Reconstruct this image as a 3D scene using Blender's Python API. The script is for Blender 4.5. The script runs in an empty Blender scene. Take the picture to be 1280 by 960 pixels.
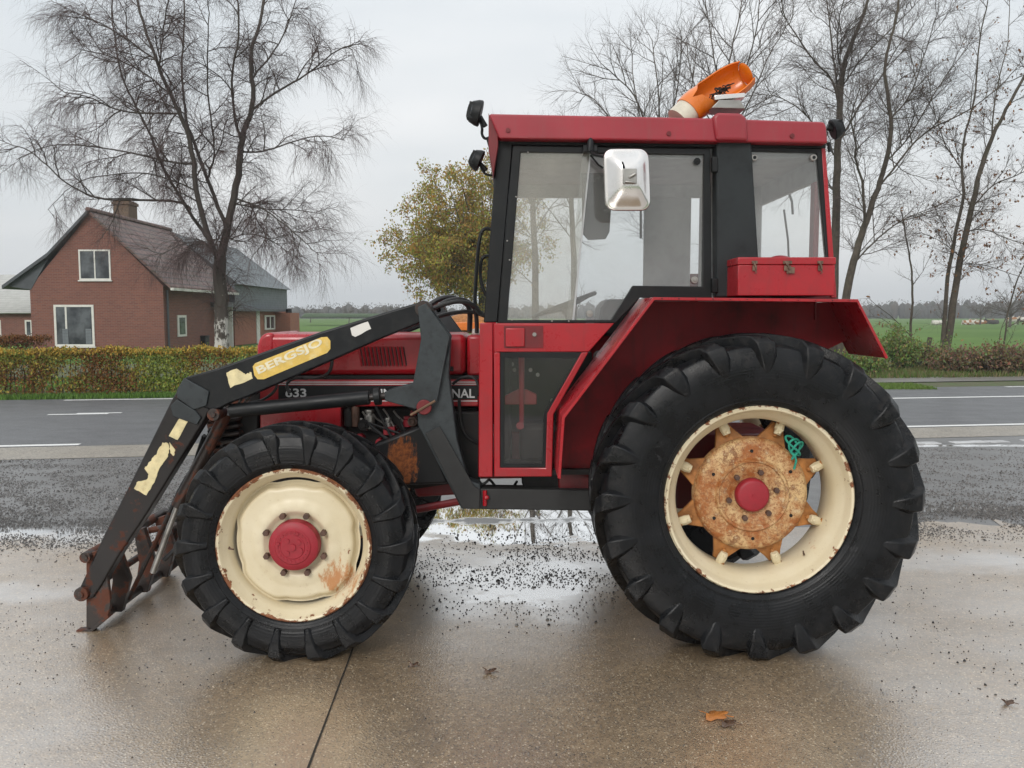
import bpy, bmesh, math, random
from mathutils import Vector, Matrix, Euler, noise
R = math.radians
random.seed(7)
scene = bpy.context.scene
COL = scene.collection

# ------------------------------------------------------------------ camera
F = 1075.0                      # focal length in photo pixels (1280 wide)
PITCH = R(4.63)
CAM = Vector((0.0, -4.3, 1.795))
cd = bpy.data.cameras.new('camera'); cam = bpy.data.objects.new('camera', cd); COL.objects.link(cam)
cam.location = CAM; cam.rotation_euler = (R(90) - PITCH, 0, 0)
cd.sensor_width = 36; cd.lens = 36 * F / 1280; cd.clip_start = 0.05; cd.clip_end = 3000
scene.camera = cam

# ------------------------------------------------------------------ world: overcast sky
w = bpy.data.worlds.new('World'); scene.world = w; w.use_nodes = True
nt = w.node_tree; nt.nodes.clear()
wo = nt.nodes.new('ShaderNodeOutputWorld'); bg = nt.nodes.new('ShaderNodeBackground')
sky = nt.nodes.new('ShaderNodeTexSky'); sky.sky_type = 'NISHITA'; sky.sun_disc = False
sky.sun_elevation = R(32); sky.sun_rotation = R(200); sky.air_density = 1.5; sky.dust_density = 4
tc = nt.nodes.new('ShaderNodeTexCoord')
mp = nt.nodes.new('ShaderNodeMapping'); mp.inputs['Scale'].default_value = (1.6, 1.6, 5)
nz = nt.nodes.new('ShaderNodeTexNoise'); nz.inputs['Scale'].default_value = 1.3; nz.inputs['Detail'].default_value = 4
nz.inputs['Roughness'].default_value = .45
ramp = nt.nodes.new('ShaderNodeValToRGB')
ramp.color_ramp.elements[0].position = .35; ramp.color_ramp.elements[0].color = (.71, .755, .79, 1)
ramp.color_ramp.elements[1].position = .68; ramp.color_ramp.elements[1].color = (.91, .92, .93, 1)
sep = nt.nodes.new('ShaderNodeSeparateXYZ')
mr = nt.nodes.new('ShaderNodeMapRange'); mr.inputs[1].default_value = 0.0; mr.inputs[2].default_value = 1.0
mr.inputs[3].default_value = 8.6; mr.inputs[4].default_value = 14.0
mul = nt.nodes.new('ShaderNodeVectorMath'); mul.operation = 'SCALE'
mix = nt.nodes.new('ShaderNodeMix'); mix.data_type = 'RGBA'; mix.inputs[0].default_value = .93
L = nt.links.new
L(tc.outputs['Generated'], mp.inputs[0]); L(mp.outputs[0], nz.inputs[0]); L(nz.outputs[0], ramp.inputs[0])
L(tc.outputs['Generated'], sep.inputs[0]); L(sep.outputs[2], mr.inputs[0])
L(ramp.outputs[0], mul.inputs[0]); L(mr.outputs[0], mul.inputs['Scale'])
L(sky.outputs[0], mix.inputs[6]); L(mul.outputs[0], mix.inputs[7]); L(mix.outputs[2], bg.inputs[0])
bg.inputs[1].default_value = .1; L(bg.outputs[0], wo.inputs[0])
sd = bpy.data.lights.new('sun', 'SUN'); sd.energy = 1.4; sd.angle = R(22); sd.color = (1, .97, .93)
sun = bpy.data.objects.new('sun', sd); COL.objects.link(sun)
sun.rotation_euler = (R(58), 0, R(-20))
scene.view_settings.view_transform = 'Standard'; scene.view_settings.look = 'None'
scene.view_settings.exposure = 0.12; scene.view_settings.gamma = 1
scene.render.engine = 'CYCLES'
scene.cycles.transparent_max_bounces = 16

# ------------------------------------------------------------------ pixel helpers
FW = Vector((0, math.cos(PITCH), -math.sin(PITCH))); UP = Vector((0, math.sin(PITCH), math.cos(PITCH)))
def ray(px, py): return Vector((1, 0, 0)) * ((px - 640) / F) + UP * (-(py - 480) / F) + FW
def P(px, py, Y):
    d = ray(px, py); return CAM + d * ((Y - CAM.y) / d.y)
def G(px, py, z=0.0):
    d = ray(px, py); return CAM + d * ((z - CAM.z) / d.z)
def V(*a): return Vector(a)
def lerp(a, b, t): return a + (b - a) * t

# ------------------------------------------------------------------ mesh builder
ORIG = {}
class MB:
    def __init__(s): s.v = []; s.f = []; s.c = None
    def add(s, vs, fs, col=None):
        n = len(s.v); s.v.extend([tuple(x) for x in vs]); s.f.extend([tuple(i + n for i in f) for f in fs])
        if col is not None:
            if s.c is None: s.c = []
            s.c.extend([col] * len(fs))
        return s
    def box(s, a, b, M=None, col=None):
        x0, y0, z0 = a; x1, y1, z1 = b
        vs = [V(x, y, z) for x in (x0, x1) for y in (y0, y1) for z in (z0, z1)]
        if M is not None: vs = [M @ p for p in vs]
        return s.add(vs, [(0, 1, 3, 2), (4, 6, 7, 5), (0, 4, 5, 1), (2, 3, 7, 6), (0, 2, 6, 4), (1, 5, 7, 3)], col)
    def prism(s, poly, y0, y1, col=None):
        """poly: world points (x,z used), extruded along Y"""
        n = len(poly)
        A = sum(poly[i][0] * poly[(i + 1) % n][2] - poly[(i + 1) % n][0] * poly[i][2] for i in range(n))
        if A < 0: poly = poly[::-1]
        vs = [V(p[0], y0, p[2]) for p in poly] + [V(p[0], y1, p[2]) for p in poly]
        fs = [tuple(range(n)), tuple(range(2 * n - 1, n - 1, -1))]
        fs += [(i, i + n, (i + 1) % n + n, (i + 1) % n) for i in range(n)]
        return s.add(vs, fs, col)
    def ppx(s, pts, Y, y0=None, y1=None):
        """prism traced on plane Y"""
        if y0 is None: y0 = Y
        return s.prism([P(x, y, Y) for x, y in pts], y0, y1 if y1 is not None else Y + .05)
    def tube(s, path, rad, k=8, caps=True, col=None):
        n = len(path)
        if not isinstance(rad, (list, tuple)): rad = [rad] * n
        path = [Vector(p) for p in path]
        vs = []; ref = V(.31, .2, .93)
        for i, p in enumerate(path):
            t = (path[min(i + 1, n - 1)] - path[max(i - 1, 0)])
            if t.length < 1e-9: t = V(0, 0, 1)
            t.normalize()
            a = t.cross(ref)
            if a.length < .05: a = t.cross(V(1, 0, 0))
            a.normalize(); b = t.cross(a)
            for j in range(k):
                q = 2 * math.pi * j / k
                vs.append(p + (a * math.cos(q) + b * math.sin(q)) * rad[i])
        fs = [(i * k + j, i * k + (j + 1) % k, (i + 1) * k + (j + 1) % k, (i + 1) * k + j) for i in range(n - 1) for j in range(k)]
        if caps and k > 3: fs += [tuple(range(k - 1, -1, -1)), tuple(range((n - 1) * k, n * k))]
        return s.add(vs, fs, col)
    def lathe(s, prof, c, k=64, closed=False):
        """prof (r, y) around the Y axis through c"""
        n = len(prof); c = Vector(c)
        vs = [c + V(r * math.cos(2 * math.pi * j / k), y, r * math.sin(2 * math.pi * j / k)) for r, y in prof for j in range(k)]
        m = n if closed else n - 1
        fs = [(i * k + j, i * k + (j + 1) % k, ((i + 1) % n) * k + (j + 1) % k, ((i + 1) % n) * k + j) for i in range(m) for j in range(k)]
        return s.add(vs, fs)
    def disc(s, c, r, y0, y1, k=24):
        return s.lathe([(.0005, y0), (r, y0), (r, y1), (.0005, y1)], c, k)
    def ell(s, c, rx, ry, rz, k=12, m=8, M=None):
        vs = []; c = Vector(c)
        for i in range(m + 1):
            th = math.pi * i / m
            for j in range(k):
                q = 2 * math.pi * j / k
                p = V(rx * math.sin(th) * math.cos(q), ry * math.sin(th) * math.sin(q), rz * math.cos(th))
                if M is not None: p = M @ p
                vs.append(c + p)
        fs = [(i * k + j, (i + 1) * k + j, (i + 1) * k + (j + 1) % k, i * k + (j + 1) % k) for i in range(m) for j in range(k)]
        return s.add(vs, fs)
    def build(s, name, mat, parent=None, bevel=0, seg=2, ang=35, label=None, recalc=True, flat=False, loc=None, solid=0, org=None):
        me = bpy.data.meshes.new(name)
        if parent is not None: o0 = Vector(org) if org is not None else ORIG[parent.name]
        elif loc is not None: o0 = Vector(loc)
        else:
            xs = [v[0] for v in s.v]; ys = [v[1] for v in s.v]; zs = [v[2] for v in s.v]
            o0 = V((min(xs) + max(xs)) / 2, (min(ys) + max(ys)) / 2, min(zs))
        me.from_pydata([(v[0] - o0.x, v[1] - o0.y, v[2] - o0.z) for v in s.v], [], s.f)
        if s.c is not None and len(s.c) == len(s.f):
            at = me.color_attributes.new('tint', 'FLOAT_COLOR', 'CORNER')
            buf = []
            for f, c in zip(s.f, s.c): buf.extend([c[0], c[1], c[2], 1.0] * len(f))
            at.data.foreach_set('color', buf)
        if recalc:
            bm = bmesh.new(); bm.from_mesh(me); bmesh.ops.recalc_face_normals(bm, faces=bm.faces); bm.to_mesh(me); bm.free()
        me.materials.append(mat)
        if not flat:
            me.shade_smooth()
            me.set_sharp_from_angle(angle=R(ang))
        o = bpy.data.objects.new(name, me); COL.objects.link(o)
        if parent is not None: o.parent = parent; o.location = o0 - ORIG[parent.name]
        else: o.location = o0
        ORIG[o.name] = o0
        if solid:
            b = o.modifiers.new('thickness', 'SOLIDIFY'); b.thickness = solid
        if bevel:
            b = o.modifiers.new('bevel', 'BEVEL'); b.width = bevel; b.segments = seg; b.limit_method = 'ANGLE'; b.angle_limit = R(30)
            b.harden_normals = False
        if label: o['label'] = label
        return o
def thing(name, label, cat, loc, group=None):
    o = bpy.data.objects.new(name, None); COL.objects.link(o); o.location = loc; o.empty_display_size = .2
    ORIG[o.name] = Vector(loc)
    o['label'] = label; o['category'] = cat
    if group: o['group'] = group
    return o
def node(name, parent):      # never used for meshes: kept for wheels' empties
    o = bpy.data.objects.new(name, None); COL.objects.link(o); o.parent = parent; ORIG[o.name] = ORIG[parent.name]; return o
def tag(o, label=None, cat=None, group=None, kind=None):
    if label: o['label'] = label
    if cat: o['category'] = cat
    if group: o['group'] = group
    if kind: o['kind'] = kind
    return o
def copy_tree(o, parent=None):
    c = o.copy(); COL.objects.link(c)
    if parent is not None: c.parent = parent
    for ch in [x for x in o.children]: copy_tree(ch, c)
    return c

# ------------------------------------------------------------------ materials
class NT:
    def __init__(s, name):
        s.m = bpy.data.materials.new(name); s.m.use_nodes = True; s.t = s.m.node_tree
        s.b = s.t.nodes['Principled BSDF']; s.out = s.t.nodes['Material Output']
        s.tc = s.n('ShaderNodeTexCoord'); s.co = s.tc.outputs['Object']
    def n(s, k, **kw):
        x = s.t.nodes.new(k)
        for a, b in kw.items(): setattr(x, a, b)
        return x
    def l(s, a, b): s.t.links.new(a, b)
    def noise(s, scale, detail=4, rough=.55, co=None, dist=0):
        x = s.n('ShaderNodeTexNoise'); x.inputs['Scale'].default_value = scale; x.inputs['Detail'].default_value = detail
        x.inputs['Roughness'].default_value = rough; x.inputs['Distortion'].default_value = dist
        s.l(co if co is not None else s.co, x.inputs[0]); return x.outputs[0]
    def vor(s, scale, co=None, feature='F1', out='Distance'):
        x = s.n('ShaderNodeTexVoronoi', feature=feature); x.inputs['Scale'].default_value = scale
        s.l(co if co is not None else s.co, x.inputs[0]); return x.outputs[out]
    def rng(s, v, a, b, c=0.0, d=1.0):
        x = s.n('ShaderNodeMapRange'); x.interpolation_type = 'SMOOTHSTEP' if False else 'LINEAR'
        s.l(v, x.inputs[0]); x.inputs[1].default_value = a; x.inputs[2].default_value = b
        x.inputs[3].default_value = c; x.inputs[4].default_value = d; return x.outputs[0]
    def math(s, op, a, b=None, clamp=False):
        x = s.n('ShaderNodeMath', operation=op); x.use_clamp = clamp
        for i, q in enumerate((a, b)):
            if q is None: continue
            if isinstance(q, (int, float)): x.inputs[i].default_value = q
            else: s.l(q, x.inputs[i])
        return x.outputs[0]
    def mix(s, fac, a, b, mode='MIX'):
        x = s.n('ShaderNodeMix', data_type='RGBA', blend_type=mode)
        if isinstance(fac, (int, float)): x.inputs[0].default_value = fac
        else: s.l(fac, x.inputs[0])
        for i, q in ((6, a), (7, b)):
            if isinstance(q, (tuple, list)): x.inputs[i].default_value = (*q[:3], 1)
            else: s.l(q, x.inputs[i])
        return x.outputs[2]
    def mapping(s, scale=(1, 1, 1), loc=(0, 0, 0), rot=(0, 0, 0), co=None):
        x = s.n('ShaderNodeMapping'); x.inputs['Scale'].default_value = scale; x.inputs['Location'].default_value = loc
        x.inputs['Rotation'].default_value = rot; s.l(co if co is not None else s.co, x.inputs[0]); return x.outputs[0]
    def bump(s, h, strength=.3, dist=.01, normal=None):
        x = s.n('ShaderNodeBump'); x.inputs['Strength'].default_value = strength; x.inputs['Distance'].default_value = dist
        s.l(h, x.inputs['Height'])
        if normal is not None: s.l(normal, x.inputs['Normal'])
        return x.outputs[0]
    def set(s, **kw):
        for k, v in kw.items():
            i = s.b.inputs[{'base': 'Base Color', 'rough': 'Roughness', 'metal': 'Metallic', 'coat': 'Coat Weight', 'coatr': 'Coat Roughness',
                            'normal': 'Normal', 'spec': 'Specular IOR Level', 'alpha': 'Alpha', 'trans': 'Transmission Weight', 'ior': 'IOR',
                            'sss': 'Subsurface Weight', 'emit': 'Emission Color', 'emits': 'Emission Strength', 'coatn': 'Coat Normal'}[k]]
            if hasattr(v, 'node'): s.l(v, i)
            elif isinstance(v, tuple): i.default_value = (*v[:3], 1)
            else: i.default_value = v
        return s
def paint(name, base, rough=.35, var=.2, scale=6, dirt=(.05, .04, .03), dirt_amt=.35, dscale=9, coat=0.0, metal=0, rust=None, rust_lo=.62, rust_scale=14, bump=.08, spec=.5, streak=0):
    t = NT(name)
    n1 = t.noise(scale, 5); c = t.mix(t.rng(n1, .3, .7), tuple(x * (1 - var) for x in base), tuple(min(1, x * (1 + var)) for x in base))
    d = t.noise(dscale, 8, .7); c = t.mix(t.math('MULTIPLY', t.rng(d, .5, .78), dirt_amt), c, dirt)
    rr = t.rng(d, .4, .8, rough, min(1, rough + .25))
    if streak:
        sn = t.noise(9, 6, .7, t.mapping((3, 3, .28))); c = t.mix(t.rng(sn, .52, .75, 0, streak), c, dirt)
    if rust:
        rn = t.noise(rust_scale, 9, .68); m = t.rng(rn, rust_lo, rust_lo + .04)
        rc = t.mix(t.noise(60, 4), tuple(x * .55 for x in rust), rust)
        c = t.mix(m, c, rc); rr = t.math('MAXIMUM', rr, t.math('MULTIPLY', m, .8))
    t.set(base=c, rough=rr, metal=metal, coat=coat, coatr=.12, spec=spec)
    if bump: t.set(normal=t.bump(t.noise(35, 3), bump, .004))
    return t.m
M = {}
M['red'] = paint('red paint', (.34, .006, .013), .26, .12, 3, (.16, .02, .02), .4, coat=.22, bump=.05, streak=.45, rust=(.10, .03, .02), rust_lo=.735, rust_scale=26)
M['red_dark'] = paint('red paint grimy and shaded', (.14, .004, .007), .42, .2, 4, (.03, .01, .01), .7, 5, coat=.1, streak=.5)  # grime over red; base also darkened to paint in shade
M['red_roof'] = paint('red paint faded', (.29, .014, .026), .34, .15, 2, (.2, .05, .05), .35, coat=.3, streak=.4, rust=(.12, .05, .04), rust_lo=.74, rust_scale=20)
M['black'] = paint('black paint', (.008, .009, .010), .38, .3, 4, (.04, .036, .03), .25, spec=.28)
M['loader'] = paint('loader black paint', (.006, .007, .0085), .32, .3, 5, (.03, .03, .03), .5, 14, rust=(.11, .035, .015), rust_lo=.68, rust_scale=7, spec=.3)
M['loader_grey'] = paint('loader grey steel', (.030, .036, .039), .42, .3, 6, (.008, .008, .008), .8, 22, rust=(.12, .05, .03), rust_lo=.66, rust_scale=6, spec=.35)
M['loader_rust'] = paint('loader rusty steel', (.022, .014, .011), .42, .3, 6, (.015, .012, .01), .5, 12, rust=(.12, .035, .015), rust_lo=.5, rust_scale=7)
M['rail'] = paint('grey rail', (.022, .022, .022), .5, .2, 5, (.012, .011, .01), .5, spec=.35)
M['red_in_shade'] = paint('inner fender red with shade', (.17, .0035, .007), .45, .25, 4, (.02, .008, .006), .8, 5, spec=.25, streak=.5)  # dirty red, base darkened to put the shade under the fender into its colour
M['cream'] = paint('cream rim paint', (.66, .57, .38), .4, .06, 4, (.3, .17, .07), .3, 12, rust=(.25, .08, .025), rust_lo=.705, rust_scale=22)
M['cream_box'] = paint('cream plastic', (.6, .55, .45), .4, .08)
M['rubber'] = None
M['chrome'] = paint('chrome', (.75, .73, .71), .16, .05, 4, (.3, .25, .2), .25, 7, metal=.95)
M['steel'] = paint('bare steel', (.35, .34, .32), .35, .2, 8, (.06, .04, .03), .5, metal=.8)
M['engine'] = paint('engine grime', (.010, .009, .009), .5, .4, 10, (.04, .025, .018), .6, 16, spec=.3)
M['orange'] = paint('orange plastic', (.70, .165, .006), .25, .12, 5, (.35, .1, .01), .3, coat=.4)
M['hose'] = paint('hose rubber', (.012, .012, .013), .4, .1)
M['white'] = paint('white paint', (.68, .66, .62), .5, .06, 4, (.35, .32, .26), .35)
M['grey_trim'] = paint('cab trim grey', (.42, .43, .435), .8, .08, spec=.1)
M['post'] = paint('centre post grey', (.020, .024, .026), .55, .15, 3, (.01, .01, .01), .5, spec=.3)
M['yellow'] = paint('yellow sticker', (.68, .46, .10), .45, .15, 20, (.72, .66, .42), .9, 22)
M['cream_st'] = paint('cream sticker', (.70, .60, .34), .5, .15, 22, (.35, .22, .08), .5, 30)
M['white_txt'] = paint('white lettering', (.62, .62, .62), .4, .05)
M['cream_txt'] = paint('pale lettering', (.74, .68, .50), .4, .1, 30)
M['bolt'] = paint('rusty bolt', (.09, .045, .03), .5, .4, 30)
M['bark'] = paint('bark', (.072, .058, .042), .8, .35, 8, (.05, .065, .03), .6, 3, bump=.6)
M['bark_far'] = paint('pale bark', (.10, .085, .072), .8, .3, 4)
M['twig'] = paint('twig bark', (.075, .055, .047), .8, .2, 2, bump=0)
M['twig_birch'] = paint('birch twigs', (.085, .055, .05), .8, .2, 2, bump=0)
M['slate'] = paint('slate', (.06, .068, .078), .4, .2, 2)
M['cloth_green'] = paint('green rope', (.02, .28, .2), .7, .3, 60)
M['leaf_brown'] = paint('oak leaf', (.42, .15, .03), .5, .3, 40, (.15, .05, .02), .6)

def m_rubber(RT, RI):
    t = NT('tyre rubber')
    s = t.n('ShaderNodeSeparateXYZ'); t.l(t.co, s.inputs[0])
    r = t.math('SQRT', t.math('ADD', t.math('MULTIPLY', s.outputs[0], s.outputs[0]), t.math('MULTIPLY', s.outputs[2], s.outputs[2])))
    n = t.noise(7, 7, .65); c = t.mix(t.rng(n, .35, .75), (.0025, .0028, .0033), (.010, .011, .013))
    d = t.noise(26, 8, .75); dust = t.math('MULTIPLY', t.rng(d, .50, .72), t.rng(r, lerp(RI, RT, .45), RT - .01, .12, .75))
    c = t.mix(dust, c, (.045, .04, .036))
    sc = t.noise(9, 9, .8, t.mapping((1, 1, 1), (4, 4, 4))); c = t.mix(t.rng(sc, .60, .66, 0, .45), c, (.05, .05, .052))
    ring = t.math('MULTIPLY', t.math('SINE', t.math('MULTIPLY', r, 420)), t.rng(r, lerp(RI, RT, .62), lerp(RI, RT, .5), 0, 1))
    h = t.math('ADD', t.math('MULTIPLY', ring, .25), t.math('ADD', t.noise(110, 5, .7), t.math('MULTIPLY', sc, 1.6)))
    t.set(base=c, rough=t.math('ADD', t.rng(n, .35, .7, .20, .46), t.math('MULTIPLY', dust, .3)), spec=.24, normal=t.bump(h, .35, .003))
    return t.m
M['rubber_f'] = m_rubber(.62, .40); M['rubber_r'] = m_rubber(.85, .487)
def m_rim(name, Rr, rust_amt, Rin=None):
    """cream rim; rust flakes along the outer flange"""
    t = NT(name)
    s = t.n('ShaderNodeSeparateXYZ'); t.l(t.co, s.inputs[0])
    r = t.math('SQRT', t.math('ADD', t.math('MULTIPLY', s.outputs[0], s.outputs[0]), t.math('MULTIPLY', s.outputs[2], s.outputs[2])))
    n = t.noise(17, 10, .72)
    c = t.mix(t.rng(t.noise(4, 4), .3, .7), (.70, .62, .45), (.62, .53, .35))
    c = t.mix(t.rng(t.noise(55, 6, .7), .6, .75, 0, .5), c, (.36, .22, .11))
    edge = t.rng(r, Rr - .035, Rr + .002, 0, rust_amt)
    m = t.rng(t.math('ADD', n, edge), .655, .68)
    rc = t.mix(t.rng(t.noise(70, 5), .3, .7), (.09, .03, .015), (.30, .11, .04))
    c = t.mix(m, c, rc)
    # one worn rusty streak low on the right
    v = t.n('ShaderNodeVectorMath', operation='DISTANCE'); t.l(t.mapping((1, 0, 1)), v.inputs[0]); v.inputs[1].default_value = (.22, 0, -.18)
    st = t.rng(t.math('ADD', v.outputs['Value'], t.math('MULTIPLY', t.noise(16, 8, .75, t.mapping((1, 1, .35), rot=(0, R(-48), 0))), .55)), .36, .31, 0, .9 if rust_amt > .12 else 0)
    c = t.mix(st, c, (.46, .19, .06))
    t.set(base=c, rough=t.rng(m, 0, 1, .38, .8), normal=t.bump(t.math('SUBTRACT', 1.0, m), .35, .004))
    return t.m
M['rim_front'] = m_rim('front rim paint', .40, .235)
M['rim_rear'] = m_rim('rear rim paint', .487, .15)
def m_rust():
    t = NT('rusty wheel disc')
    n = t.noise(6, 8, .75); n2 = t.noise(70, 6, .8)
    c = t.mix(t.rng(n, .42, .58), (.33, .105, .022), (.60, .41, .20))
    c = t.mix(t.rng(n2, .50, .60, 0, .9), c, (.22, .075, .02))
    c = t.mix(t.rng(t.noise(14, 9, .78), .54, .60, 0, .85), c, (.17, .055, .016)); c = t.mix(t.rng(t.noise(28, 8, .7), .58, .66, 0, .75), c, (.64, .5, .3))
    t.set(base=c, rough=.6, normal=t.bump(n2, .25, .003)); return t.m
M['rust'] = m_rust()
M['rust_arm'] = paint('rusty bracket', (.36, .15, .04), .6, .4, 12, (.1, .03, .015), .6, 20)
M['rust_patch'] = paint('rust patch', (.22, .07, .02), .8, .5, 30)
def m_hub():
    t = NT('red hub cap'); n = t.noise(30, 6, .7)
    c = t.mix(t.rng(n, .3, .75), (.33, .012, .025), (.24, .012, .02)); t.set(base=c, rough=.5, normal=t.bump(n, .3, .003)); return t.m
M['hub'] = m_hub()
def m_glass(name, dust=(.55, .55, .5), amt=.08, refl=.9, drops=.18):
    t = NT(name); t.t.nodes.remove(t.b)
    tr = t.n('ShaderNodeBsdfTransparent'); tr.inputs[0].default_value = (.955, .965, .96, 1)
    gl = t.n('ShaderNodeBsdfGlossy'); gl.inputs['Roughness'].default_value = .03
    df = t.n('ShaderNodeBsdfDiffuse'); df.inputs[0].default_value = (*dust, 1)
    fr = t.n('ShaderNodeFresnel'); fr.inputs[0].default_value = 1.5
    m1 = t.n('ShaderNodeMixShader'); m2 = t.n('ShaderNodeMixShader')
    n = t.noise(3, 6, .6); sp = t.noise(130, 3, .6)
    f = t.math('ADD', t.rng(n, .3, .75, amt * .5, amt * 1.4), t.rng(sp, .70, .76, 0, drops), True)
    t.l(f, m2.inputs[0])
    t.l(t.math('MULTIPLY', fr.outputs[0], refl), m1.inputs[0]); t.l(tr.outputs[0], m1.inputs[1]); t.l(gl.outputs[0], m1.inputs[2])
    t.l(m1.outputs[0], m2.inputs[1]); t.l(df.outputs[0], m2.inputs[2]); t.l(m2.outputs[0], t.out.inputs[0])
    return t.m
M['glass'] = m_glass('cab glass', (.62, .62, .6), .09, 1.9, .3)
M['glass_dusty'] = m_glass('dusty cab glass', (.6, .58, .5), .2, 1.9, .3)
M['glass_low'] = m_glass('lower door glass', (.2, .2, .2), .10, .6, .05)
def m_house_glass():
    t = NT('house window glass'); n = t.noise(1.2, 3)
    t.set(base=t.mix(t.rng(n, .4, .6), (.02, .025, .03), (.10, .11, .12)), rough=.08, spec=.6); return t.m
M['hglass'] = m_house_glass()
def m_brick(name, a, b, mortar, sc=1.0):
    t = NT(name); s = t.n('ShaderNodeSeparateXYZ'); t.l(t.co, s.inputs[0])
    c = t.n('ShaderNodeCombineXYZ'); t.l(t.math('ADD', s.outputs[0], s.outputs[1]), c.inputs[0]); t.l(s.outputs[2], c.inputs[1])
    br = t.n('ShaderNodeTexBrick'); t.l(c.outputs[0], br.inputs[0])
    br.inputs['Color1'].default_value = (*a, 1); br.inputs['Color2'].default_value = (*b, 1); br.inputs['Mortar'].default_value = (*mortar, 1)
    br.inputs['Scale'].default_value = 1; br.inputs['Brick Width'].default_value = .23 * sc; br.inputs['Row Height'].default_value = .075 * sc
    br.inputs['Mortar Size'].default_value = .009; br.inputs['Bias'].default_value = -.1
    n = t.noise(.8, 5); col = t.mix(t.rng(n, .3, .7, 0, .35), br.outputs[0], (.13, .055, .045))
    t.set(base=col, rough=.85, normal=t.bump(br.outputs['Fac'], -.4, .01)); return t.m
M['brick'] = m_brick('red brick', (.225, .075, .048), (.155, .050, .035), (.20, .14, .12))
M['brick_orange'] = m_brick('orange brick', (.38, .12, .06), (.30, .09, .05), (.30, .2, .15))
M['brick_yellow'] = m_brick('yellow brick', (.15, .105, .06), (.10, .075, .045), (.13, .11, .09))
def m_tiles():
    t = NT('roof tiles')
    br = t.n('ShaderNodeTexBrick'); s = t.n('ShaderNodeSeparateXYZ'); t.l(t.co, s.inputs[0])
    c = t.n('ShaderNodeCombineXYZ'); t.l(s.outputs[1], c.inputs[0]); t.l(s.outputs[2], c.inputs[1]); t.l(c.outputs[0], br.inputs[0])
    br.offset = 0
    br.inputs['Color1'].default_value = (.13, .065, .055, 1); br.inputs['Color2'].default_value = (.19, .105, .09, 1); br.inputs['Mortar'].default_value = (.03, .02, .02, 1)
    br.inputs['Scale'].default_value = 1; br.inputs['Brick Width'].default_value = .5; br.inputs['Row Height'].default_value = .27; br.inputs['Mortar Size'].default_value = .035
    col = t.mix(t.rng(t.noise(1.5, 5), .45, .7, 0, .6), br.outputs[0], (.09, .085, .06))
    t.set(base=col, rough=.55, normal=t.bump(br.outputs['Fac'], -.6, .04)); return t.m
M['tiles'] = m_tiles()
def m_clad(name, a, b, row=.15, axis=2):
    t = NT(name); s = t.n('ShaderNodeSeparateXYZ'); t.l(t.co, s.inputs[0])
    fr = t.math('FRACT', t.math('DIVIDE', s.outputs[axis], row)); m = t.rng(fr, .0, .12, 1, 0)
    col = t.mix(t.rng(t.noise(3, 5), .3, .7), a, b); col = t.mix(t.math('MULTIPLY', m, .7), col, (.02, .02, .02))
    t.set(base=col, rough=.7); return t.m
M['clad'] = m_clad('grey boarding', (.12, .135, .15), (.17, .185, .2))
M['sheet'] = m_clad('corrugated sheet', (.38, .38, .36), (.46, .46, .44), .25, 1)
M['sheet_dark'] = m_clad('dark corrugated sheet', (.12, .14, .15), (.2, .22, .23), .25, 1)
def m_tint(name, rough=.6, trans=0.25, spec=.3):
    t = NT(name); a = t.n('ShaderNodeAttribute', attribute_name='tint'); a.attribute_type = 'GEOMETRY'
    t.set(base=a.outputs[0], rough=rough, spec=spec)
    if trans:
        tl = t.n('ShaderNodeBsdfTranslucent'); t.l(a.outputs[0], tl.inputs[0]); ms = t.n('ShaderNodeMixShader'); ms.inputs[0].default_value = trans
        t.l(t.b.outputs[0], ms.inputs[1]); t.l(tl.outputs[0], ms.inputs[2]); t.l(ms.outputs[0], t.out.inputs[0])
    return t.m
M['leaf'] = m_tint('leaves'); M['stone'] = m_tint('loose stones', .35, 0, .5); M['hide'] = m_tint('cow hide', .7, 0)
def m_birch():
    t = NT('birch bark'); s = t.n('ShaderNodeSeparateXYZ'); t.l(t.co, s.inputs[0])
    n = t.noise(5, 6, .7, t.mapping((1, 1, .55))); h = t.rng(s.outputs[2], .9, 3.8, -.055, .3)
    m = t.rng(t.math('ADD', n, h), .47, .53)
    c = t.mix(m, (.52, .50, .46), (.06, .05, .04)); t.set(base=c, rough=.8, normal=t.bump(n, .5, .02)); return t.m
M['birch'] = m_birch()

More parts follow.
